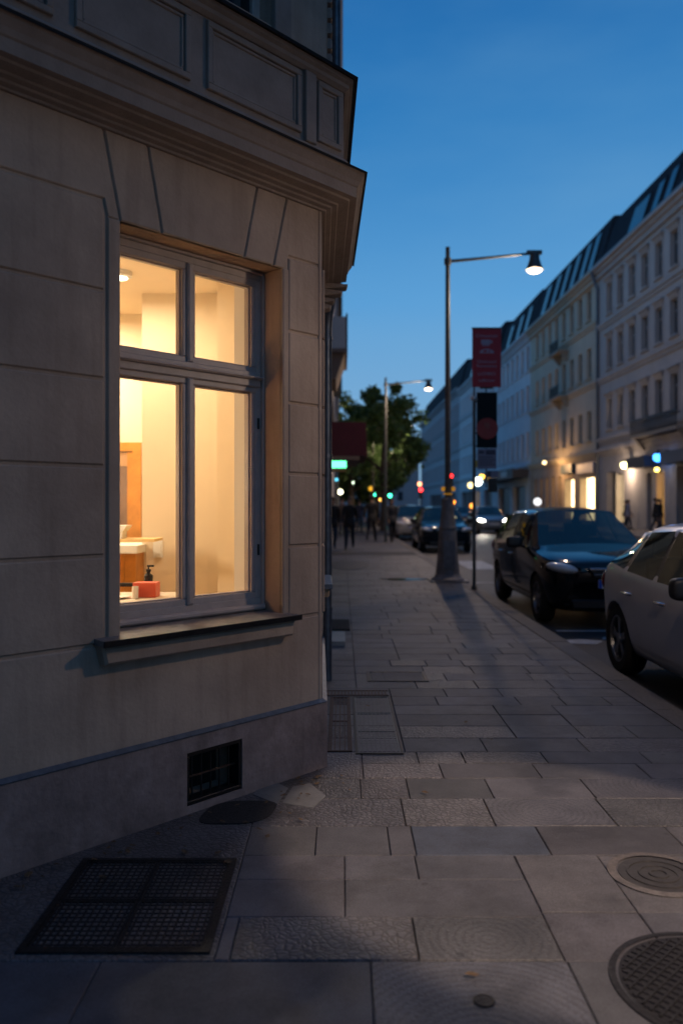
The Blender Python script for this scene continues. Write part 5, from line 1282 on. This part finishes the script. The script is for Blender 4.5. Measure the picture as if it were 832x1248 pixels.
c3 = make_car('parked_car', 'dark blue hatchback parked at the kerb behind the street lamp', paint('navy_paint', (.004, .012, .02), 0, .12), L=4.3, W=1.80, H=1.58, style='hatch', seats=False, lod=1)
c3.location = (3.55, 27.5, ZC)
c4 = make_car('parked_car', 'pale silver car parked behind the dark blue hatchback', paint('pale_paint', (.35, .37, .40), .7), L=4.5, W=1.80, H=1.62, style='wagon', seats=False, lod=1)
c4.location = (3.30, 36.5, ZC)
c5 = make_car('moving_car', 'silver car driving towards the viewer with bright white headlights on', paint('grey_paint', (.20, .22, .25), .7), L=4.5, W=1.80, H=1.55, style='wagon', seats=False, lod=1, lights=30, headcol=(1, .93, .8))
c5.location = (8.3, 44.5, ZC)
c6 = make_car('moving_car', 'dark car further back on the road, its yellowish headlights showing beside the lamp base', paint('dark_grey_paint', (.05, .05, .06), .5), L=4.4, W=1.80, H=1.5, style='wagon', seats=False, lod=1, lights=24, headcol=(1, .72, .38))
c6.location = (8.6, 58, ZC)
for c in (c5,):
    for sg in (-1, 1):
        l = bpy.data.lights.new('beam', 'SPOT'); l.energy = 160; l.spot_size = R(55); l.spot_blend = .7; l.color = (1, .9, .75); l.shadow_soft_size = .06
        lo = bpy.data.objects.new('beam', l); COL.objects.link(lo); lo.location = (sg * .66, .02, .66); lo.rotation_euler = (R(84), 0, R(180)); lo.parent = c
# ------------------------------------------------------------------ people
def person(x, y, label, heading=0, phase=.5, top=(.012, .012, .014), legs=(.02, .03, .05), hair=(.02, .014, .01), h=1.75, hair_long=False, arm_l=0, z0=0.0, bag=False, grp=None):
    s = h / 1.75
    st = .22 * math.sin(phase * math.pi) ; 
    V = {}; E = []; Rr = {}
    def v(n, p, r): V[n] = Vector(p); Rr[n] = r
    v('pel', (0, 0, .98), (.165, .125)); v('wst', (0, .0, 1.12), (.165, .125)); v('chs', (0, -.01, 1.30), (.185, .135)); v('shc', (0, 0, 1.43), (.13, .09)); v('nek', (0, -.005, 1.50), (.055, .055))
    v('hd0', (0, -.015, 1.57), (.066, .075)); v('hd1', (0, -.01, 1.65), (.078, .092)); v('hd2', (0, .0, 1.71), (.06, .07))
    E += [('pel', 'wst'), ('wst', 'chs'), ('chs', 'shc'), ('shc', 'nek'), ('nek', 'hd0'), ('hd0', 'hd1'), ('hd1', 'hd2')]
    v('nose', (0, -.10, 1.63), (.012, .012)); E.append(('hd1', 'nose'))
    for sg, sd in ((-1, 'r'), (1, 'l')):
        f = sg * st
        v('sh' + sd, (sg * .185, 0, 1.415), (.072, .072)); v('el' + sd, (sg * .23, f * .5 + .02, 1.14), (.058, .058)); v('wr' + sd, (sg * .225, f * 1.0 - .05, .90), (.033, .033)); v('ha' + sd, (sg * .22, f * 1.05 - .065, .84), (.034, .02))
        E += [('shc', 'sh' + sd), ('sh' + sd, 'el' + sd), ('el' + sd, 'wr' + sd), ('wr' + sd, 'ha' + sd)]
        for i in range(4):
            oy = (-.027 + i * .018)
            ln = (.065, .075, .07, .055)[i]
            v('f%s%d' % (sd, i), (sg * .222, f * 1.07 - .068 + oy, .80), (.0095, .0095)); v('g%s%d' % (sd, i), (sg * .212, f * 1.07 - .07 + oy, .80 - ln), (.008, .008))
            E += [('ha' + sd, 'f%s%d' % (sd, i)), ('f%s%d' % (sd, i), 'g%s%d' % (sd, i))]
        v('t' + sd, (sg * .205, f * 1.05 - .115, .80), (.011, .011)); E.append(('ha' + sd, 't' + sd))
        g_ = -sg * st
        v('hp' + sd, (sg * .09, 0, .90), (.095, .10)); kn = (-.06 if g_ > 0 else -.05)
        v('kn' + sd, (sg * .095, -g_ * .55 - .03, .50), (.075, .078)); v('an' + sd, (sg * .10, -g_ * 1.2 + (.06 if g_ < 0 else 0), .10 + (.06 if g_ < -.05 else 0)), (.042, .046))
        az = V['an' + sd].z
        v('to' + sd, (sg * .11, V['an' + sd].y - .15, max(.035, az - .07)), (.04, .03)); v('he' + sd, (sg * .10, V['an' + sd].y + .04, az - .055), (.036, .036))
        E += [('pel', 'hp' + sd), ('hp' + sd, 'kn' + sd), ('kn' + sd, 'an' + sd), ('an' + sd, 'to' + sd), ('an' + sd, 'he' + sd)]
    names = list(V); me = bpy.data.meshes.new('person')
    me.from_pydata([V[n] * s for n in names], [(names.index(a), names.index(b)) for a, b in E], [])
    o = bpy.data.objects.new('tmp', me); COL.objects.link(o)
    o.modifiers.new('k', 'SKIN'); md = o.modifiers.new('s', 'SUBSURF'); md.levels = 2; md.render_levels = 2
    for i, n in enumerate(names):
        me.skin_vertices[0].data[i].radius = (Rr[n][0] * s, Rr[n][1] * s); me.skin_vertices[0].data[i].use_root = (n == 'pel')
    dg = bpy.context.evaluated_depsgraph_get(); m2 = bpy.data.meshes.new_from_object(o.evaluated_get(dg)); bpy.data.objects.remove(o)
    mz = min(q.co.z for q in m2.vertices)
    for q in m2.vertices: q.co.z -= mz
    sk = mat('skin', (.32, .19, .13), .6); tm = mat('jacket_%s' % (top,), top, .85, nscale=20, namt=.2); lm = mat('trousers_%s' % (legs,), legs, .85, nscale=20, namt=.2); shm = mat('shoes', (.02, .018, .016), .6)
    m2.materials.clear()
    for m in (tm, lm, sk, shm): m2.materials.append(m)
    for p in m2.polygons:
        c = p.center / s; p.use_smooth = True
        if c.z > 1.49: i = 2
        elif c.z < .10: i = 3
        elif c.z < .90 and abs(c.x) > .17 and c.z > .6: i = 2
        elif c.z < .90: i = 1
        else: i = 0
        p.material_index = i
    e = bpy.data.objects.new('person', m2); COL.objects.link(e); e.location = (x, y, z0); e.rotation_euler = (0, 0, heading)
    tag(e, label, 'person', grp)
    # hair
    bm = bmesh.new(); bmesh.ops.create_uvsphere(bm, u_segments=16, v_segments=12, radius=1)
    bmesh.ops.transform(bm, matrix=Matrix.Translation(Vector((0, .018, 1.685)) * s) @ Matrix.Diagonal((.092 * s, .105 * s, .085 * s, 1)), verts=bm.verts)
    for v_ in bm.verts:
        if v_.co.z < 1.66 * s:
            if v_.co.y < -.01 * s: v_.co.z = 1.66 * s + (1.66 * s - v_.co.z) * .1; v_.co.y *= .8
            elif hair_long: v_.co.z -= (1.66 * s - v_.co.z) * 2.2
    hm = bpy.data.meshes.new('hair'); bm.to_mesh(hm); bm.free(); hm.materials.append(mat('hair_%s' % (hair,), hair, .7))
    for p in hm.polygons: p.use_smooth = True
    ho = bpy.data.objects.new('hair', hm); COL.objects.link(ho); set_parent(ho, e)
    # jacket hem as clothing
    q = MB(); q.lathe([(.185 * s, .78 * s), (.19 * s, .84 * s), (.18 * s, .98 * s), (.14 * s, 1.05 * s)], seg=20, cap=False)
    jk = q.build('jacket_hem', tm, e, smooth=True)
    if bag:
        q = MB(); q.bbox(0, 0, 0, 0, 0, 0) if 0 else q.box(-.36, -.26, -.16, .16, .78, 1.02); q.tube([(-.31, -.1, 1.02), (-.22, -.03, 1.44), (-.31, .1, 1.02)], .01, 6)
        q2 = q.build('shoulder_bag', mat('bag_black', (.01, .01, .01), .6)); q2.location = e.location; q2.rotation_euler = e.rotation_euler
        tag(q2, 'black shoulder bag worn by the walker nearest the parked cars', 'bag')
    return e
person(-.30, 26.8, 'person in a black jacket and blue jeans walking closest to the facade', .1, .45, legs=(.02, .045, .09), h=1.74, hair_long=True, hair=(.06, .03, .02))
person(.27, 27.6, 'person in a black coat walking as the second from the facade', -.1, .4, legs=(.012, .02, .035), h=1.76)
person(1.22, 33.5, 'tall person in dark clothes striding in the middle of the pavement', 2.9, .5, legs=(.010, .012, .022), h=1.86)
person(2.02, 33.0, 'person with a shoulder bag walking beside the parked cars', .3, .3, top=(.03, .03, .035), legs=(.01, .01, .013), h=1.74, bag=True)
person(.05, 40, 'person in a brownish top half hidden behind the two front walkers', 0, .5, top=(.07, .05, .045), h=1.78, hair=(.05, .03, .02))
person(.95, 44, 'person in a dark blue jacket further down the pavement', 3.1, .5, top=(.015, .02, .045), h=1.75)
person(17.2, 49.3, 'person in a pale top standing on the far pavement by the navy awning', 1.4, .2, top=(.22, .22, .27), h=1.8)
person(17.5, 50.6, 'person in dark clothes just behind the pale-topped one on the far pavement', 1.0, .2, h=1.75)
person(17.2, 45.0, 'person in black standing right before the orange doorway', 1.2, .3, h=1.85)
person(17.0, 43.9, 'person in black at the right of the pair before the orange doorway', .8, .2, h=1.8)

# ------------------------------------------------------------------ trees
def leaf_mat(name, c):
    m = bpy.data.materials.new(name); m.use_nodes = True; t = m.node_tree; b = t.nodes['Principled BSDF']
    b.inputs['Roughness'].default_value = .55
    n = t.nodes.new; l = t.links.new
    g_ = n('ShaderNodeNewGeometry'); r = n('ShaderNodeValToRGB'); r.color_ramp.elements[0].color = (*[x * .6 for x in c], 1); r.color_ramp.elements[1].color = (*[x * 1.5 for x in c], 1)
    l(g_.outputs['Random Per Island'], r.inputs[0]); l(r.outputs[0], b.inputs['Base Color'])
    tr = n('ShaderNodeBsdfTranslucent'); l(r.outputs[0], tr.inputs[0]); mx = n('ShaderNodeMixShader'); mx.inputs[0].default_value = .35
    l(b.outputs[0], mx.inputs[1]); l(tr.outputs[0], mx.inputs[2]); l(mx.outputs[0], t.nodes['Material Output'].inputs[0])
    return m
LEAF = leaf_mat('linden_leaves', (.085, .155, .05)); BARK = mat('bark', (.06, .048, .04), .9, nscale=12, namt=.4, bump=.6, bscale=30)
def tree(x, y, H, rad, label, seed, nleaf=9000, z0=0, leaf=.13, low=2.6):
    rnd = random.Random(seed); e = empty('street_tree', (x, y, z0), label=label, cat='tree', group='trees along the near pavement')
    q = MB(); q.tube([(0, 0, -.1), (.03, 0, H * .2), (-.04, .05, H * .42), (.02, 0, H * .6)], [.2, .16, .12, .06], 12)
    tips = []
    for i in range(11):
        a = rnd.random() * 6.28; z = H * rnd.uniform(.26, .58); l_ = rad * rnd.uniform(.55, .95); up = rnd.uniform(.5, 1.5) * rad * .5
        p0 = (0, 0, z); p1 = (math.cos(a) * l_ * .5, math.sin(a) * l_ * .5, z + up * .6); p2 = (math.cos(a) * l_, math.sin(a) * l_, z + up)
        q.tube([p0, p1, p2], [.06, .04, .015], 7); tips += [p1, p2]
    q.build('trunk', BARK, e, smooth=True)
    cl = []
    zc_ = (H + low) / 2; hh = (H - low) / 2
    for i in range(64):
        a = rnd.random() * 6.28; ct = rnd.uniform(-1, 1); r_ = rnd.uniform(.5, 1.0) ** .6; stt = math.sqrt(1 - ct * ct)
        cl.append((math.cos(a) * stt * r_ * rad, math.sin(a) * stt * r_ * rad, zc_ + ct * r_ * hh * 1.0, rnd.uniform(.25, .7) * rad * .42))
    V = []; Fc = []
    per = int(nleaf * .62) // len(cl)
    for cx, cy_, cz, cr in cl:
        for i in range(int(per * rnd.uniform(.5, 1.5))):
            d = Vector((rnd.gauss(0, 1), rnd.gauss(0, 1), rnd.gauss(0, .75))); d = d.normalized() * cr * rnd.random() ** .45 * rnd.uniform(.8, 1.25)
            p = Vector((cx, cy_, cz)) + d
            u = Vector((rnd.gauss(0, 1), rnd.gauss(0, 1), rnd.gauss(0, .6))).normalized(); w_ = u.cross(Vector((rnd.gauss(0, 1), rnd.gauss(0, 1), rnd.gauss(0, 1)))).normalized()
            L_ = leaf * rnd.uniform(.7, 1.4); b = len(V)
            V += [tuple(p - u * L_), tuple(p + w_ * L_ * .5), tuple(p + u * L_), tuple(p - w_ * L_ * .5)]; Fc.append((b, b + 1, b + 2, b + 3))
    me = bpy.data.meshes.new('crown'); me.from_pydata(V, [], Fc); me.materials.append(LEAF)
    o = bpy.data.objects.new('crown', me); COL.objects.link(o); set_parent(o, e)
    return e
tree(2.35, 46.5, 8.2, 2.4, 'tallest leafy street tree, right of the pavement centre with the lamp arm over it', 1, 14000, leaf=.15)
tree(.6, 52, 8.3, 2.0, 'leafy street tree close to the facades, left of the tallest one', 2, 12000, leaf=.15)
tree(2.6, 60, 8.8, 2.6, 'leafy tree filling the gap behind the tallest street tree', 3, 11000, leaf=.18)
tree(.9, 72, 9.0, 3.0, 'dense dark tree behind the others, low over the walkers', 4, 12000, leaf=.22, low=1.6)
tree(3.0, 84, 9.0, 3.4, 'last tree of the near side row, next to the traffic lights', 5, 11000, leaf=.25, low=1.8)

# ------------------------------------------------------------------ traffic lights and distant lamps
def traffic_light(px, py, d, col, idx, label, r=None, s=12, base=0.0):
    X = (px - 416) * d / F; z = 1.5 - (py - 615) * d / F
    r = r or .10
    e = empty('traffic_light', (X, d, 0), label=label, cat='traffic light')
    zz = [z + .3 * (idx), z + .3 * (idx - 1), z + .3 * (idx - 2)]
    q = MB(); q.tube([(0, .12, -.12), (0, .12, zz[0] + .3)], .05, 8); q.build('pole', BLACKM, e)
    q = MB(); q.box(-.16, .16, 0, .2, zz[2] - .18, zz[0] + .18); q.build('housing', BLACKM, e)
    for i in range(3):
        q = MB(); q.lathe([(.001, -.01), (r if i == idx else .1, -.01), (r if i == idx else .1, .02)], c=(0, -.01, zz[i]), axis='y', seg=16, cap=False)
        q.build('lens', glow('signal_%s' % (col,), col, s) if i == idx else mat('dead_lens', (.02, .02, .02), .3), e)
    return e
traffic_light(512.5, 597, 72, (1, .03, .03), 0, 'traffic light showing red beside the dark blue parked car', .16, 8)
traffic_light(549.5, 580, 60, (1, .02, .02), 0, 'traffic light showing red just right of the nearest lamp post', .12, 8)
traffic_light(458, 603, 64, (.05, 1, .5), 2, 'traffic light showing green, left one of the green pair over the walkers', .14, 10)
traffic_light(475, 604, 64, (.05, 1, .5), 2, 'traffic light showing green, right one of the green pair over the parked cars', .13, 10)
def post_lamp(px, py, d, r, col, s, label, h=None, flat=1, name='post_lamp', cat='lamp'):
    X = (px - 416) * d / F; z = 1.5 - (py - 615) * d / F
    e = empty(name, (X, d, 0), label=label, cat=cat)
    q = MB(); q.tube([(0, 0, -.12), (0, 0, z - r * flat)], .03, 8); q.build('pole', BLACKM, e)
    q = MB(); q.lathe([(r * math.sin(math.pi * i / 8) + .001, z - r * flat * math.cos(math.pi * i / 8)) for i in range(9)], seg=16, cap=False)
    q.build('globe', glow('post_%s_%s' % (col, s), col, s), e, smooth=True)
post_lamp(414.5, 599.5, 56, .16, (1, .95, .6), 9, 'pale yellow globe lamp over the heads of the two front walkers')
post_lamp(428.5, 588.5, 58, .13, (.8, 1, .7), 8, 'pale green-white globe lamp between the walkers and the trees')
post_lamp(404.5, 578, 47, .10, (.8, 1, .1), 6, 'yellow-green globe lamp right under the green sign')
post_lamp(409, 584.5, 47.6, .14, (.15, .75, 1), 2.5, 'flat cyan lamp below the yellow-green globe', flat=.5)
post_lamp(452, 595.5, 54, .16, (1, .5, .03), 1.2, 'dim orange globe lamp in front of the dark trees')
post_lamp(466, 609, 50, .22, (1, .5, .08), 5, 'orange flattened lamp between the two green traffic lights', flat=.55)
post_lamp(511, 590, 78, .18, (1, .3, .12), 7, 'orange-red globe lamp right above the red traffic light')
post_lamp(582, 587, 78, .40, (.85, 1, .95), 7, 'large cool white globe lamp behind the sign post')
post_lamp(573, 591.5, 82, .28, (1, .75, .3), 4, 'warm yellow globe lamp left of the cool white one')
post_lamp(550.5, 612, 66, .26, (1, .28, .02), 5, 'low orange warning lamp right of the nearest lamp post', flat=.7)
post_lamp(575, 616.5, 53, .17, (1, .35, .05), 3, 'small orange lamp at the left front of the silver moving car')
post_lamp(654.5, 611.5, 56, .26, (.95, .97, 1), 1.6, 'round white globe rising over the roof of the black estate car')
# ------------------------------------------------------------------ group phrases shared by repeats
GROUPS = {'street_lamp': 'street lamps along the kerb', 'parked_car': 'cars parked along the kerb', 'moving_car': 'cars driving on the road', 'traffic_light': 'traffic lights down the street',
          'post_lamp': 'globe lamps and lights down the street', 'wall_lantern': 'wall lanterns on the right-hand row', 'person': 'people walking in the street', 'apartment_house': 'row of houses across the street',
          'manhole_cover': 'round covers in the near pavement', 'shop_sign': 'sign boards over the lit shops', 'shop_awning': 'box awnings over the pavements', 'slab_piece': 'broken slab pieces by the wall', 'ceiling_lamp': 'ceiling lamps in the lit room'}
for o in bpy.data.objects:
    if o.parent is None:
        g_ = GROUPS.get(o.name.split('.')[0])
        if g_ and not o.get('group'): o['group'] = g_
